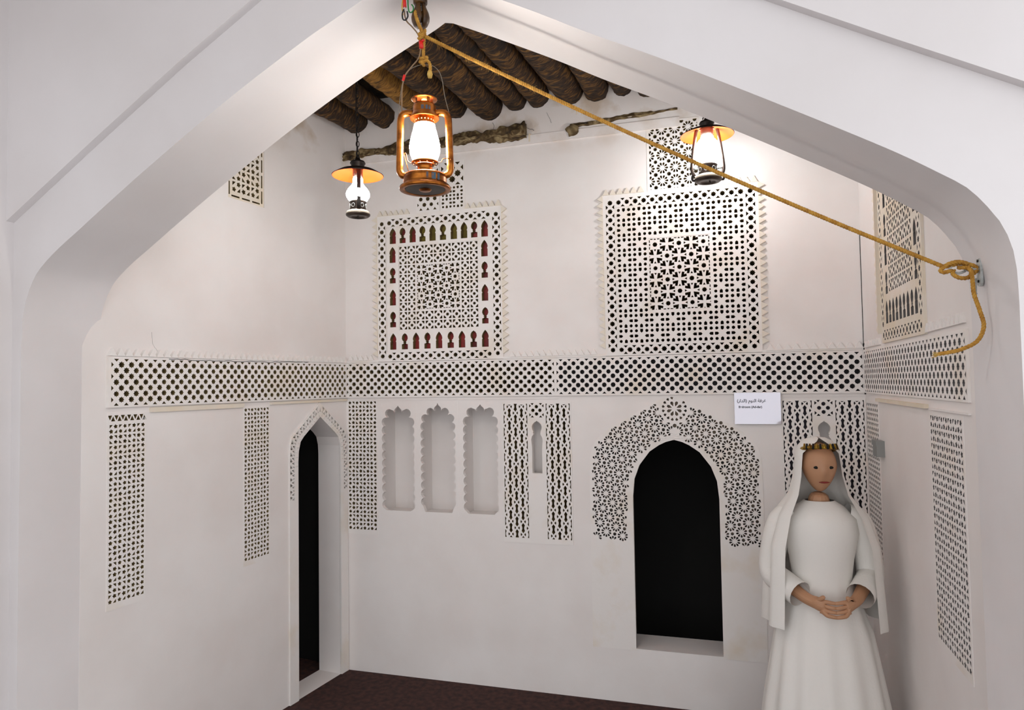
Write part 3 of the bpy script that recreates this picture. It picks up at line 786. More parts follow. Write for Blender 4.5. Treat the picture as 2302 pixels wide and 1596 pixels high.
# ------------------------------------------------------------------ ceiling logs and wall beams
def log(name, p0, p1, r0, r1, m, label, cat, group, seed, n=22, st=46, rough=.10):
    p0, p1 = Vector(p0), Vector(p1); ax = (p1 - p0); L = ax.length; ax.normalize(); u = ax.cross(Zv).normalized(); w = u.cross(ax); V = []; Fc = []
    for i in range(st):
        t = i / (st - 1); c = p0.lerp(p1, t); r = r0 + (r1 - r0) * t
        c += u * (noise.noise((seed, t * 2.5, 0)) * r * .25) + w * (noise.noise((seed, t * 2.5, 9)) * r * .2)
        ring = .05 * sin(t * L * 70 + 2 * noise.noise((seed, t * 6, 3)))
        for k in range(n):
            a = 2 * pi * k / n
            d = r * (1 + ring * .5 + rough * 1.4 * noise.noise((cos(a) * 1.5 + seed, sin(a) * 1.5, t * L * 5)) + rough * .8 * noise.noise((cos(a) * 4 + seed, sin(a) * 4, t * L * 26)))
            V.append(c + u * d * cos(a) + w * d * sin(a) - p0)
    for i in range(st - 1):
        for k in range(n): Fc.append((i * n + k, i * n + (k + 1) % n, (i + 1) * n + (k + 1) % n, (i + 1) * n + k))
    Fc.append(tuple(range(n))[::-1]); Fc.append(tuple(range((st - 1) * n, st * n)))
    o = mk(name, V, Fc, m, None, smooth=True); o.location = p0
    return tag(o, label, cat, group)
ORD = 'first second third fourth fifth sixth seventh eighth ninth tenth eleventh twelfth thirteenth fourteenth fifteenth sixteenth seventeenth'.split()
LOGS = [(-2.52, 3.64, .080), (-2.30, 3.615, .082), (-2.085, 3.62, .075), (-1.84, 3.66, .075), (-1.60, 3.632, .094), (-1.355, 3.585, .088),
        (-1.185, 3.60, .070), (-1.038, 3.61, .070), (-.855, 3.62, .086), (-.668, 3.60, .076), (-.52, 3.60, .062), (-.355, 3.60, .080), (-.15, 3.64, .085), (.06, 3.63, .085), (.27, 3.64, .085), (.48, 3.63, .08), (.66, 3.64, .07)]
for i, (x, z, r) in enumerate(LOGS):
    sl = .055
    log('palm_log', (x, YB + .05, z), (x - sl * 1.8, 2.36, z + random.uniform(-.02, .02)), r, r * random.uniform(.9, 1.12), 'bark2' if i in (3,) else 'bark',
        'dark rough palm trunk ceiling log, %s from the wall with the small grille' % ORD[i], 'ceiling beam', 'palm trunk ceiling logs', i * 3.7 + 1)
log('pale_pole', (-.935, YB + .02, 3.655), (-1.06, 2.36, 3.66), .034, .036, 'bark2', 'slim pale brown pole lying between the dark ceiling logs', 'ceiling beam', None, 91, 14)
log('wall_beam', (-2.46, YB - .004, 3.372), (-1.118, YB - .008, 3.402), .024, .042, 'rotten', 'long crumbling beam half buried in plaster behind the lanterns', 'beam', None, 40, 24, 200, .62)
log('wall_beam', (-.845, YB + .002, 3.400), (-.21, YB + .004, 3.424), .013, .008, 'rotten', 'thin ragged beam edge in the plaster above the rosette panel', 'beam', None, 50, 18, 130, .8)
log('beam_stump', (-.832, YB + .03, 3.368), (-.832, YB - .02, 3.366), .042, .038, 'rotten', 'broken round beam stump in the wall crossed by the rope', 'beam', None, 60, 18, 8, .3)
mk('patched_plaster', *slab(WB, -1.105, -1.095, 3.33, 3.38, .011, 0), 'cream', wall_back)

# ------------------------------------------------------------------ hanging lanterns
def big_lantern():
    T = empty('hurricane_lantern', (-.937, 2.1205, 2.499), 'copper hurricane lantern with bright white glass hanging by yellow rope', 'lantern', rz=PSI)
    b = G().lathe([(.002, .003), (.070, .003), (.072, 0), (.088, -.001), (.0895, .004), (.088, .010), (.078, .014), (.075, .017), (.075, .046), (.072, .051), (.05, .060), (.030, .064)], 40)
    base = b.build('tank', 'copper', T)
    G().lathe([(0, .0008), (.069, .0008)], 36).build('underside', 'steel', base)
    G().lathe([(0, -.004), (.018, -.004), (.022, .001)], 24).build('underside_boss', 'copper', base)
    G().lathe([(.0755, .022), (.0756, .038)], 40).build('rim_band', 'copper', base)
    for a, w in ((-1.05, .10), (-.8, .06), (-1.35, .05)):
        V = [((.0758) * cos(a + q), .0758 * sin(a + q), z) for q in (-w, w) for z in (.020, .043)]
        mk('paint_fleck', V, [(0, 1, 3, 2)], 'copperb', base, False)
    G().lathe([(.030, .062), (.027, .066), (.027, .080), (.030, .084), (.034, .088)], 28).build('burner', 'copper', T)
    pl = G().lathe([(.030, .090), (.046, .093), (.047, .096), (.044, .101), (.030, .100)], 36).build('gallery_plate', 'copper', T)
    for k in range(10):
        a = 2 * pi * k / 10; G().lathe([(0, 0), (.0022, 0)], 8, (.0395 * cos(a), .0395 * sin(a), .0912)).build('air_hole', 'glowdim', pl)
    G().lathe([(.034, .098), (.044, .108), (.0515, .128), (.0535, .148), (.051, .168), (.045, .192), (.039, .214), (.036, .230)], 40).build('glass_chimney', 'glow', T)
    # wire guard and lever
    g = G()
    for ph in (0, pi):
        g.tube(spline([(.046 * cos(a + ph), .046 * sin(a + ph) * 1.0, z) if False else ((.055) * cos(a + ph), .055 * sin(a + ph), z) for a, z in ((-2.1, .102), (-1.9, .128), (-1.55, .152), (-1.2, .160), (-.6, .162), (0, .160))], .004), .0009, 5)
        g.tube(spline([(.0552 * cos(a + ph), .0552 * sin(a + ph), z) for a, z in ((-1.5, .154), (-1.2, .138), (-1.0, .118), (-.95, .100))], .004), .0009, 5)
    g.build('wire_guard', 'iron', T)
    g = G().tube(spline([(.046, -.008, .094), (.058, -.012, .094), (.062, -.012, .103), (.070, -.012, .106), (.088, -.012, .107), (.092, -.012, .098)], .003), .0014, 6)
    g.build('lift_lever', 'copper', T); g = G()
    g.tube(spline([(-.046, -.008, .092), (-.058, -.012, .100), (-.063, -.014, .122), (-.068, -.014, .128), (-.070, -.014, .118), (-.060, -.014, .080), (-.056, -.012, .062)], .003), .0014, 6)
    g.build('locking_lever', 'copper', T)
    # upper works
    cl = G().lathe([(.0335, .226), (.0345, .229), (.0335, .233), (.033, .262)], 36).build('perforated_collar', 'copper', T)
    for k in range(18):
        a = 2 * pi * k / 18
        G().lathe([(0, 0), (.0021, .0)], 8).v
        c = Vector((.0339 * cos(a), .0339 * sin(a), .242)); t1 = Vector((-sin(a), cos(a), 0))
        mk('vent_hole', [c + t1 * .0023 * cos(q * pi / 4) + Zv * .0026 * sin(q * pi / 4) for q in range(8)], [tuple(range(8))], 'glowdim', cl, False)
    G().lathe([(.036, .262), (.0505, .250), (.0515, .252), (.0505, .257), (.043, .268), (.041, .272), (.0405, .292), (.036, .302), (.033, .304)], 40).build('hood', 'copper', T)
    for a, w in ((-1.6, .12), (-1.25, .10), (-1.0, .08)):
        mk('paint_fleck', [(.0413 * cos(a + q), .0413 * sin(a + q), z) for q in (-w, w) for z in (.272, .286)], [(0, 1, 3, 2)], 'copperb', T, False)
    dr = G()
    for k in range(4):
        a0 = k * pi / 2 + .5
        for q in range(2):
            a = a0 + q * .18 - .09; a2 = a + .18
            dr.add([(.031 * cos(x), .031 * sin(x), z) for x in (a, a2) for z in (.302, .321)], [(0, 1, 3, 2)])
    dr.build('vent_post', 'copper', T)
    G().lathe([(.030, .304), (.012, .306), (.010, .318)], 20).build('inner_flue', 'glowdim', T)
    G().lathe([(.0, .327), (.030, .325), (.044, .321), (.0455, .319), (.043, .318), (.0, .320)], 36).build('cap', 'copper', T)
    for s in (-1, 1):
        G().tube(spline([(s * .038, 0, .270), (s * .062, 0, .272), (s * .076, 0, .266), (s * .083, 0, .250), (s * .085, 0, .20), (s * .0865, 0, .14), (s * .088, 0, .088), (s * .087, 0, .066), (s * .078, 0, .053), (s * .064, 0, .050)], .006), .0125, 14).build('side_tube', 'copper', T)
    G().tube(spline([(-.092, 0, .236), (-.092, 0, .262), (-.084, 0, .33), (-.074, 0, .385), (-.052, 0, .425), (-.018, 0, .442), (.004, 0, .444), (.03, 0, .440), (.052, 0, .420), (.064, 0, .385), (.072, 0, .33), (.088, 0, .262), (.09, 0, .236)], .006), .0014, 6).build('bail_handle', 'wirem', T)
    return T
LAN = big_lantern(); LAN.scale = (.963,) * 3

# pulley, wires and rope
T = empty('wooden_pulley', (-0.9476, 2.1205, 3.0537), 'dark turned wooden pulley hung from the arch peak', 'pulley')
# pear-shaped cheeks either side of the rope slot
def pear(sg):
    g = G(); prof = [(.004, .002), (.014, .002), (.024, .010), (.030, .024), (.031, .036), (.028, .050), (.021, .066), (.017, .078), (.018, .084)]
    n = 20; V = []; Fc = []
    for r, z in prof:
        for k in range(n + 1):
            a = -pi / 2 + pi * k / n; V.append((sg * (.0045 + max(r - .0045, .0005) * cos(a)), r * sin(a) * 1.0, z))
    for i in range(len(prof) - 1):
        for k in range(n): Fc.append((i * (n + 1) + k, i * (n + 1) + k + 1, (i + 1) * (n + 1) + k + 1, (i + 1) * (n + 1) + k))
        Fc.append((i * (n + 1), (i + 1) * (n + 1), (i + 1) * (n + 1) + n, i * (n + 1) + n))
    Fc.append(tuple(range(n + 1)))
    return g.add([Matrix.Rotation(PSI + .35, 4, 'Z') @ Vector(v) for v in V], Fc)
for s in (-1, 1): pear(s).build('cheek', 'wood', T)
G().lathe([(.004, .080), (.020, .080), (.024, .086), (.024, .098), (.020, .102), (.026, .108), (.028, .120), (.024, .130), (.004, .130)], 28).build('collar', 'wood', T)
G().lathe([(.0045, .028), (.020, .028)], 4).v
g = G(); g.lathe([(.001, -.003), (.020, -.003), (.016, 0), (.020, .003), (.001, .003)], 20)
g.v = [Matrix.Rotation(PSI + .35, 4, 'Z') @ (Matrix.Rotation(pi / 2, 4, 'Y') @ v + Vector((0, 0, .040))) for v in g.v]; g.build('wheel', 'wood', T)
LX, LY = -.973, 2.202
KN = Vector((-0.9360, 2.1147, 3.0249))
g = G()
rope_geo(g, [(-0.9534, 2.1051, 3.1096), (-0.9524, 2.0916, 3.0923), (-0.9476, 2.0916, 3.0711), (-0.9418, 2.0993, 3.0489), KN + Vector((0, .003, .004))], .0062)
rope_geo(g, [KN + Vector((.004, .006, .022)), KN + Vector((.003, .004, 0)), (-0.9370, 2.1186, 2.9767), (-0.9370, 2.1196, 2.9401)], .0058)
for i, (a, r) in enumerate(((0, .009), (.9, .0095))):
    rope_geo(g, [KN + Vector((-.004 + r * cos(q) , .4 * r * sin(q) - .006, .006 * sin(q + a) + .002 - i * .010)) for q in [k * pi / 4 for k in range(9)]], .0058)
E_ = Vector((.618, 2.262, 2.163))
def lerp3(t, sag): return KN.lerp(E_, t) - Zv * sag * 4 * t * (1 - t)
main = [KN + Vector((.006, 0, -.004))] + [lerp3(t, .020) for t in (.1, .25, .4, .55, .7, .85)] + [E_]
path = rope_geo(g, main, .0062)
# hitch at the hook and the hanging tail
rope_geo(g, [E_, (.66, 2.262, 2.170), (.692, 2.262, 2.162), (.700, 2.262, 2.150), (.690, 2.256, 2.140)], .006)
rope_geo(g, [(.612, 2.258, 2.158), (.625, 2.250, 2.169), (.650, 2.250, 2.174), (.676, 2.256, 2.168)], .006)
rope_geo(g, [(.613, 2.260, 2.160), (.606, 2.254, 2.152), (.614, 2.250, 2.146), (.634, 2.252, 2.150)], .006)
rope_geo(g, [(.640, 2.256, 2.152), (.636, 2.250, 2.140), (.650, 2.246, 2.128), (.672, 2.248, 2.127), (.684, 2.252, 2.142), (.672, 2.254, 2.156), (.650, 2.256, 2.158)], .006)
rope_geo(g, [(.672, 2.246, 2.158), (.678, 2.238, 2.142), (.680, 2.236, 2.110), (.682, 2.236, 2.078), (.692, 2.228, 2.030), (.696, 2.216, 1.985), (.680, 2.222, 1.945), (.646, 2.240, 1.924), (.618, 2.250, 1.917), (.594, 2.256, 1.913)], .0058)
rope_geo(g, [(-0.9495, 2.1157, 2.9478), (-0.9360, 2.1070, 2.9420), (-0.9245, 2.1128, 2.9459), (-0.9303, 2.1263, 2.9497), (-0.9457, 2.1244, 2.9440), (-0.9476, 2.1128, 2.9343), (-0.9322, 2.1070, 2.9305), (-0.9226, 2.1147, 2.9363), (-0.9158, 2.1167, 2.9286), (-0.9120, 2.1167, 2.9141), (-0.9129, 2.1167, 2.8958)], .0058)
rope_geo(g, [(-0.9399, 2.1109, 2.9343), (-0.9360, 2.1051, 2.9247), (-0.9322, 2.1147, 2.9189)], .0056)
RO = mk('rope', g.v, g.f, 'rope', None, smooth=True)
tag(RO, 'yellow twisted rope from the wooden pulley across to the wall hook', 'rope')
g = G().lathe([(.002, 0), (.007, .002), (.0095, .014), (.0075, .024), (.004, .028)], 12, (-0.9139, 2.1167, 2.8746)); g.build('tassel', 'rope2', RO)
g = G()
for k in range(14): g.tube([(.600, 2.254, 1.914), (.588 - random.uniform(0, .012), 2.258 + random.uniform(-.01, .01), 1.912 + random.uniform(-.010, .008))], .0013, 4)
g.build('frayed_end', 'rope2', RO, True)
g = G()
for k in range(120):
    p = path[random.randrange(10, len(path) // 2)]; d = Vector((random.uniform(-1, 1), random.uniform(-1, 1), random.uniform(-1, .5))).normalized()
    g.tube([p, p + d * .008, p + d * random.uniform(.010, .020) + Vector((.004, 0, -.002))], .00035, 3)
tag(g.build('loose_fibres', 'rope2', RO, True), None, None, None, 'stuff')
def cable(name, label, pts, r, m, cat='cable', group=None): return tag(G().tube(spline(pts, .005), r, 7).build(name, m), label, cat, group)
lc = cable('lamp_cable', 'brown lamp cable following the rope down to the copper lantern', [(-0.9977, 2.1090, 3.1356), (-1.0015, 2.1090, 3.1096), (-0.9938, 2.1090, 3.0807), (-0.9746, 2.1090, 3.0586), (-0.9534, 2.1090, 3.0297), (-0.9447, 2.1109, 3.0008), (-0.9457, 2.1109, 2.9671), (-0.9534, 2.1090, 2.9430), (-0.9746, 2.1032, 2.9170), (-0.9977, 2.0974, 2.8852), (-1.0063, 2.0955, 2.8419), (-1.0083, 2.0955, 2.7937), (-1.0092, 2.0965, 2.7581)], .0024, 'wire')
G().tube([(-0.9437, 2.1119, 3.0037), (-0.9409, 2.1109, 2.9786)], .0075, 10).build('red_tape', 'redtape', lc)
G().tube([(-0.9399, 2.1090, 3.0017), (-0.9303, 2.1070, 3.0046)], .004, 8).build('red_tape', 'redtape', lc)
G().tube([(-0.9977, 2.0974, 2.8900), (-1.0034, 2.0965, 2.8708)], .0045, 8).build('red_tape', 'redtape', lc)
cable('green_wire', 'green wire looped beside the wooden pulley', [(-0.9842, 2.0993, 3.1501), (-0.9823, 2.0974, 3.1260), (-0.9784, 2.0955, 3.1038), (-0.9688, 2.0945, 3.0990), (-0.9620, 2.0945, 3.1067), (-0.9630, 2.0955, 3.1192), (-0.9688, 2.0965, 3.1269)], .0022, 'greenwire')
cable('yellow_wire', 'yellow wire beside the red taped joint near the pulley', [(-1.0015, 2.0974, 3.1501), (-1.0044, 2.0965, 3.1260), (-1.0015, 2.0974, 3.0971)], .0018, 'yellowwire')
bw_ = cable('black_wire', 'black wire loop hanging below the red taped joint', [(-0.9977, 2.0974, 3.1163), (-1.0034, 2.0965, 3.1019), (-1.0015, 2.0955, 3.0826), (-0.9919, 2.0955, 3.0769), (-0.9832, 2.0965, 3.0884), (-0.9861, 2.0974, 3.1067)], .0026, 'blackwire')
G().tube([(-0.9957, 2.0974, 3.1549), (-0.9948, 2.0974, 3.1231)], [.005, .0062], 10).build('red_tape', 'redtape', bw_)
G().tube([(-0.9948, 2.0974, 3.1231), (-0.9929, 2.0974, 3.1096)], .0022, 8).build('bare_strand', 'whitewire', bw_)

# hook
T = empty('wall_hook', (.706, 2.262, 2.145), 'zinc hook plate holding the rope end on the arch jamb', 'hook')
def rb(x0, x1, y0, y1, z0, z1): return G().box(x0, x1, y0, y1, z0, z1)
g = G(); n = 16
pts = [(.0, sin(a) * .011, cos(a) * .011 + .030) for a in [k * pi / 8 for k in range(-4, 5)]] + [(.0, -(sin(a) * .011) * -1 if False else -sin(a) * .011, -cos(a) * .011 - .028) for a in [k * pi / 8 for k in range(-4, 5)]]
pl = [(y, z) for _, y, z in pts]
V = [(-.003, y, z) for y, z in pl] + [(.004, y, z) for y, z in pl]; L = len(pl)
V = [(x, y * 1.35, z * 1.1) for x, y, z in V]
mk('plate', V, [tuple(range(L)), tuple(range(L, 2 * L))[::-1]] + [(i, (i + 1) % L, L + (i + 1) % L, L + i) for i in range(L)], 'zinc', T, False)
G().tube([(-.002, 0, .006), (-.022, 0, .006), (-.034, 0, .007)], .0055, 10).build('stem', 'zinc', T)
G().tube(spline([(-.034, 0, .007), (-.046, 0, .020), (-.062, 0, .022), (-.074, 0, .014), (-.066, 0, .002), (-.05, 0, -.002), (-.036, 0, .003)], .004), .0036, 8).build('ring', 'zinc', T)
G().tube([(-.012, -.006, -.020), (-.014, -.008, -.060), (-.012, -.008, -.066)], .0026, 7).build('pin', 'zinc', T)
for z in (.030, -.028): G().lathe([(0, .002), (.004, .001), (.005, 0)], 10).v; G().tube([(-.002, 0, z), (-.006, 0, z)], .004, 8).build('screw', 'iron', T)

def small_lantern(loc, rz, label, onion, chain_top):
    T = empty('barn_lantern', loc, label, 'lantern', 'small lanterns with orange shades', rz)
    k = 1.0 if onion else 1.16
    ft = G().lathe([(.002, .002), (.030, .002), (.034, -.003), (.050, -.002), (.058, .004), (.059, .010), (.054, .016)], 32)
    ft.v = [v * k for v in ft.v]; base = ft.build('base', 'pewter', T)
    rim = G().lathe([(.0585, .010), (.059, .013), (.052, .024), (.042, .029), (.038, .030)], 32); rim.v = [v * k for v in rim.v]; rim.build('rim', 'cream_metal', base)
    G().tube([(.006 * k, 0, .001), (.010 * k, .0, -.010)], .004, 8).build('drain_screw', 'iron', base)
    bn = G().lathe([(.036, .028), (.0385, .034), (.0385, .064), (.041, .070), (.040, .074), (.030, .074)], 30); bn.v = [v * k for v in bn.v]; bu = bn.build('burner', 'pewter', T)
    for a in (-1.0, -1.9, -2.7, -.2, .7, 1.6, 2.4):
        c = Vector((.0388 * k * cos(a), .0388 * k * sin(a), .050 * k)); t1 = Vector((-sin(a), cos(a), 0)); g = G()
        g.tube([c + t1 * .0085 * k * cos(q * pi / 7) + Zv * .0095 * k * sin(q * pi / 7) for q in range(14)], .0016, 6, True); g.build('rivet_ring', 'zinc', bu)
    if onion:
        G().lathe([(.030, .072), (.045, .080), (.055, .096), (.0575, .108), (.054, .122), (.044, .138), (.033, .150), (.026, .160), (.022, .178), (.019, .186), (0, .188)], 36).build('glass_globe', 'glow2', T)
        G().lathe([(.0245, .160), (.0245, .245)], 28).build('clear_chimney', 'glass', T); top = .238; sr = .123
        G().tube([(0, 0, .186), (0, 0, .232)], .016, 14).build('lamp_socket', 'steel', T)
    else:
        G().lathe([(.040, .082), (.056, .098), (.0655, .125), (.0655, .140), (.061, .165), (.053, .195), (.040, .212), (.022, .216), (.020, .228), (0, .231)], 36).build('glass_globe', 'glow2', T)
        G().lathe([(.0385, .206), (.0365, .275)], 28).build('clear_chimney', 'glass', T); top = .272; sr = .131
        G().tube([(0, 0, .229), (0, 0, .268)], .020, 14).build('lamp_socket', 'steel', T)
    sh = G().lathe([(sr, top - .038), (sr * .72, top - .018), (.040, top - .002), (.028, top)], 44).build('shade', 'orange', T)
    G().lathe([(sr, top - .0385), (sr + .002, top - .036), (sr * .72, top - .0145), (.040, top + .002), (.028, top + .004)], 44).build('shade_top', 'iron', sh)
    G().lathe([(.030, top), (.033, top + .018), (.038, top + .024), (.033, top + .034), (.015, top + .040), (.008, top + .058), (0, top + .060)], 26).build('cap', 'iron', T)
    for s in (-1, 1):
        if onion:
            g = G()
            for y0 in (-.009,):
                pts = [(s * .047, top - .004), (s * .047, .045), (s * .044, .026), (s * .050, .020)]
                for a, b in zip(pts, pts[1:]):
                    g.add([(a[0], -.009, a[1]), (a[0], .009, a[1]), (b[0], .009, b[1]), (b[0], -.009, b[1]), (a[0] + s * .003, -.009, a[1]), (a[0] + s * .003, .009, a[1]), (b[0] + s * .003, .009, b[1]), (b[0] + s * .003, -.009, b[1])],
                          [(0, 1, 2, 3), (4, 5, 6, 7), (0, 3, 7, 4), (1, 2, 6, 5)])
            g.build('side_strap', 'iron', T)
        else:
            g = G().tube(spline([(s * .050, 0, top - .006), (s * .056, 0, top - .03), (s * .068, 0, .16), (s * .078, 0, .075), (s * .074, 0, .045), (s * .066, 0, .03)], .008), .0085, 10); g.build('side_tube', 'pewter', T)
            G().tube(spline([(s * .068, 0, .040), (s * .078, 0, .022), (s * .074, 0, .008), (s * .064, 0, .010)], .005), .006, 8).build('foot_loop', 'iron', T)
            G().tube([(s * .074, 0, .07), (s * .046, 0, .066)], .0055, 8).build('brace', 'zinc', T)
    # chain of separate links, doubled strand above
    z = top + .058; i = 0
    h = G().tube([(0.018 * cos(a), 0, z - .012 + .02 * sin(a)) for a in [q * pi / 10 for q in range(11)]], .003, 7); h.build('hanger', 'iron', T)
    z += .005
    while z < chain_top - loc[2]:
        g = G(); lh = .019
        for q in range(12):
            pass
        pts = [(.0075 * cos(a) * (1 if i % 2 else 0), .0075 * cos(a) * (0 if i % 2 else 1), z + lh * .8 * sin(a) + lh * .5) for a in [q * pi / 6 for q in range(12)]]
        g.tube(pts, .0021, 6, True); g.build('chain_link', 'iron', T); z += .024; i += 1
    if onion: G().tube(spline([(-.004, .004, top + .05), (.010, .002, top + .16), (.006, .006, top + .25), (.008, .004, chain_top - loc[2] + .01)], .01), .0032, 6).build('flex', 'iron', T)
    return T
small_lantern((-1.683, 3.0, 2.672), PSI + radians(108), 'black lantern with orange shade and onion globe hanging on a chain before the plain wall', True, 3.54)
small_lantern((-.044, 3.6, 2.846), PSI - radians(8), 'black lantern with orange shade and tall tapering globe before the rosette panel', False, 3.53)

# ------------------------------------------------------------------ sign
T = empty('room_sign', WB.P(.179, 1.600), 'glossy acrylic sign lettered with the room name below the frieze', 'sign')
mk('panel', *slab(WB, .058, .300, 1.601, 1.774, .022, .016), 'sign', T)
for a, z in ((.070, 1.612), (.288, 1.612), (.070, 1.763), (.288, 1.763)): mk('spacer', *slab(WB, a - .004, a + .004, z - .004, z + .004, .016, -.001), 'zinc', T)
def lettering(name, body, size, a, z, bold, xs=1):
    c = bpy.data.curves.new(name, 'FONT'); c.body = body; c.size = size; c.align_x = 'CENTER'; c.extrude = .0004; c.offset = bold
    t = bpy.data.objects.new(name, c); C.objects.link(t)
    me = bpy.data.meshes.new_from_object(t.evaluated_get(bpy.context.evaluated_depsgraph_get()))
    C.objects.unlink(t); bpy.data.objects.remove(t); me.materials.clear(); me.materials.append(M['ink'])
    o = link(bpy.data.objects.new(name, me), T); o.rotation_euler = (pi / 2, 0, 0); o.location = WB.P(a, z, .0228) - T.location; o.scale = (xs, 1, 1)
ar = lambda s: ''.join(chr(int(h, 16)) for h in s.split())[::-1]
lettering('arabic_line', '(' + ar('FE8D FEDF FEAA FE8D FEAD') + ') ' + ar('FE8D FEDF FEE8 FEEE FEE1') + ' ' + ar('FECF FEAE FED3 FE94'), .0235, .148, 1.722, .0004)
lettering('english_line', 'Bedroom (Ad-dar)', .0162, .142, 1.690, .0005)

# small grey box on the right wall
T = empty('wall_box', WR.P(3.71, 1.47), 'small grey metal box on the wall beside the pierced corner strip', 'box')
mk('case', *slab(WR, 3.665, 3.755, 1.47, 1.545, .035, 0), 'boxgrey', T); mk('lid', *slab(WR, 3.660, 3.760, 1.522, 1.547, .039, .034), 'boxgrey', T)

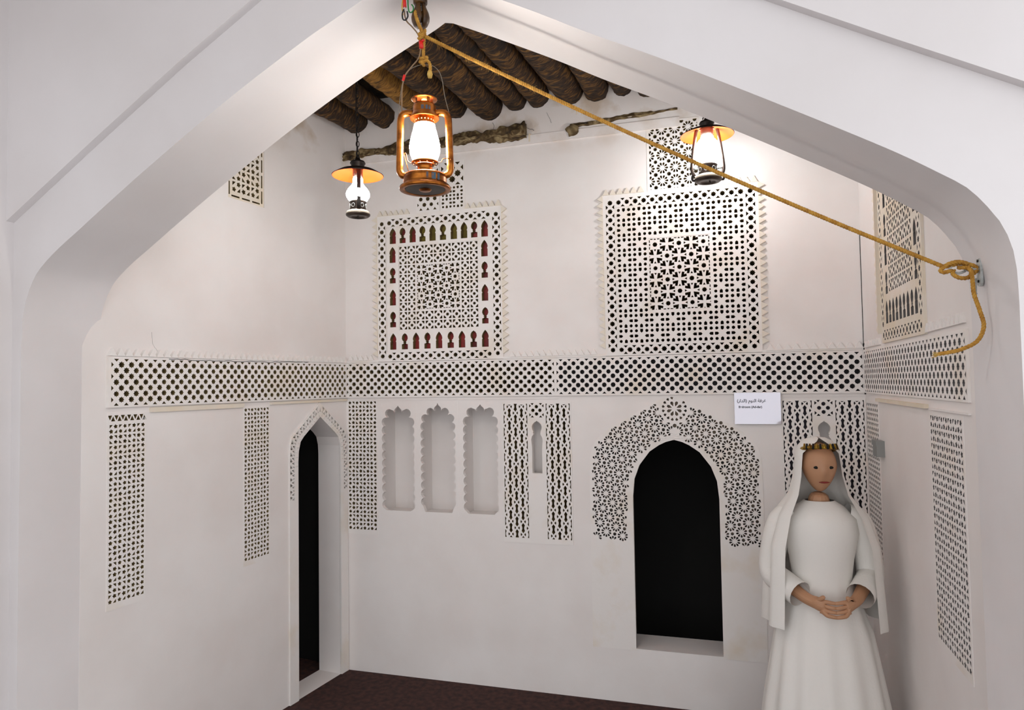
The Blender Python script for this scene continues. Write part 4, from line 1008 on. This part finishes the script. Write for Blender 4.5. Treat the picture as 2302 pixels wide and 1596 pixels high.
# ------------------------------------------------------------------ veiled figure by the wall
def person(x, y):
    T = empty('person', (x, y, 0), 'person in a white veil and long white dress wearing a gold and black headpiece', 'person', rz=.12)
    me = bpy.data.meshes.new('body')
    J = {'pel': (0, 0, .86), 'che': (0, .01, 1.12), 'nk': (0, .01, 1.29), 'nk2': (0, 0, 1.35), 'hip': (.085, 0, .80), 'kn': (.09, -.01, .44), 'an': (.09, .01, .09), 'toe': (.095, -.12, .045),
         'sh': (.155, .01, 1.23), 'el': (.205, .02, .98), 'wr': (.10, -.15, .92)}
    V = [J['pel'], J['che'], J['nk'], J['nk2']]; R = [.095, .095, .050, .046]; E = [(0, 1), (1, 2), (2, 3)]
    for s in (-1, 1):
        b = len(V)
        for k, r in (('hip', .085), ('kn', .055), ('an', .038), ('toe', .035), ('sh', .042), ('el', .034), ('wr', .026)):
            p = J[k]; V.append((p[0] * s, p[1], p[2])); R.append(r)
        E += [(0, b), (b, b + 1), (b + 1, b + 2), (b + 2, b + 3), (1, b + 4), (b + 4, b + 5), (b + 5, b + 6)]
        pm = len(V); V.append((.055 * s, -.185, .905)); R.append(.024); E.append((b + 6, pm))
        for q in range(4):
            f = len(V); yy = -.19 - .006 * q; zz = .925 - .017 * q
            V.append((.040 * s, yy - .012, zz)); R.append(.0095); V.append((.012 * s, yy - .018 - .004 * (q == 1), zz - .004)); R.append(.0085); V.append((-.008 * s, yy - .012, zz - .008)); R.append(.0075)
            E += [(pm, f), (f, f + 1), (f + 1, f + 2)]
        f = len(V); V.append((.062 * s, -.20, .930)); R.append(.0105); V.append((.042 * s, -.215, .950)); R.append(.009); E += [(pm, f), (f, f + 1)]
    me.from_pydata(V, E, []); me.materials.append(M['skin'])
    o = link(bpy.data.objects.new('body', me), T)
    sk = o.modifiers.new('skin', 'SKIN')
    for i, v in enumerate(me.skin_vertices[0].data): v.radius = (R[i], R[i]); v.use_root = (i == 0)
    ss = o.modifiers.new('sub', 'SUBSURF'); ss.levels = ss.render_levels = 2
    # head with face
    V = []; Fc = []; n, m = 28, 20
    for i in range(m + 1):
        th = pi * i / m
        for k in range(n):
            a = 2 * pi * k / n; d = Vector((sin(th) * sin(a), -sin(th) * cos(a), cos(th)))
            p = Vector((d.x * .072, d.y * .090, d.z * .108))
            if d.z < 0: p.x *= 1 + d.z * .32; p.y *= 1 + d.z * .18
            fr = max(0, -d.y)
            if fr > .6:
                p.y -= .022 * max(0, 1 - (abs(p.x) / .013) ** 2) * max(0, 1 - ((p.z + .018) / .026) ** 2)
                p.y += .008 * max(0, 1 - ((abs(p.x) - .030) / .016) ** 2) * max(0, 1 - ((p.z - .006) / .014) ** 2)
                p.y -= .006 * max(0, 1 - (abs(p.x) / .024) ** 2) * max(0, 1 - ((p.z + .058) / .012) ** 2)
            V.append(p + Vector((0, -.015, 1.458)))
    for i in range(m):
        for k in range(n): Fc.append((i * n + k, i * n + (k + 1) % n, (i + 1) * n + (k + 1) % n, (i + 1) * n + k))
    hd = mk('head', V, Fc, 'skin', T, False, True)
    for s in (-1, 1):
        g = G().lathe([(0, -.005), (.011, -.002), (.012, 0), (.011, .002), (0, .005)], 12); g.v = [Vector((v.x + s * .029, v.z - .092, v.y * .55 + 1.463)) for v in g.v]; g.build('eye', 'blackcloth', hd)
    g = G().tube([(x_, -.101 + abs(x_) * .25, 1.400) for x_ in (-.022, -.011, 0, .011, .022)], [.001, .004, .0045, .004, .001], 6); g.build('mouth', 'red', hd)
    # dress with folds
    V = []; Fc = []; n = 96
    prof = [(.30, .012), (.29, .15), (.25, .45), (.20, .75), (.122, .97), (.134, 1.06), (.158, 1.17), (.150, 1.235), (.100, 1.285), (.062, 1.31)]
    for i, (r, z) in enumerate(prof):
        for k in range(n):
            a = 2 * pi * k / n; f = 1 + .06 * max(0, 1 - z / 1.0) * sin(a * 14 + .6 * sin(3 * a)); V.append((r * f * cos(a), r * f * sin(a) * (.82 if z > .7 else .95), z))
    for i in range(len(prof) - 1):
        for k in range(n): Fc.append((i * n + k, i * n + (k + 1) % n, (i + 1) * n + (k + 1) % n, (i + 1) * n + k))
    mk('dress', V, Fc, 'white_cloth', T, False, True)
    for s in (-1, 1): G().tube(spline([(s * .110, .01, 1.240), (s * .160, .012, 1.215), (s * .192, .018, 1.11), (s * .204, .015, .99), (s * .165, -.06, .955), (s * .120, -.125, .93)], .012), .056, 16, cap=False).build('sleeve', 'white_cloth', T)
    # veil: dome open at the face, falling behind the shoulders
    V = []; Fc = []; n = 44
    prof = [(.004, 1.589), (.036, 1.584), (.062, 1.572), (.080, 1.550), (.091, 1.52), (.097, 1.48), (.104, 1.42), (.125, 1.34), (.185, 1.25), (.225, 1.12), (.235, .95), (.245, .78)]
    for i, (r, z) in enumerate(prof):
        op = max(.02, min(1.0, (1.589 - z) / .06)) * .95
        for k in range(n + 1):
            a = -pi / 2 + op + (2 * pi - 2 * op) * k / n; w = 1 + (.05 * sin(a * 13) if z < 1.3 else 0)
            V.append((r * w * cos(a), r * w * sin(a) * 1.08 + .006, z))
    for i in range(len(prof) - 1):
        for k in range(n): Fc.append((i * (n + 1) + k, i * (n + 1) + k + 1, (i + 1) * (n + 1) + k + 1, (i + 1) * (n + 1) + k))
    mk('veil', V, Fc, 'white_cloth', T, False, True)
    hp = G().tube([(.070 * sin(a), -.012 - .090 * cos(a), 1.535 + .018 * cos(a)) for a in [q * pi / 12 - pi / 1.6 for q in range(16)]], .010, 8).build('headpiece', 'gold', T)
    for q in range(13):
        a = (q - 6) * .2; G().tube([(.070 * sin(a), -.016 - .092 * cos(a), 1.560 + .006 * cos(a)), (.0745 * sin(a), -.022 - .096 * cos(a), 1.532 + .014 * cos(a))], [.004, .0055], 7).build('fringe', 'blackcloth' if q % 2 else 'gold', hp)
    return T
person(.395, 3.36)
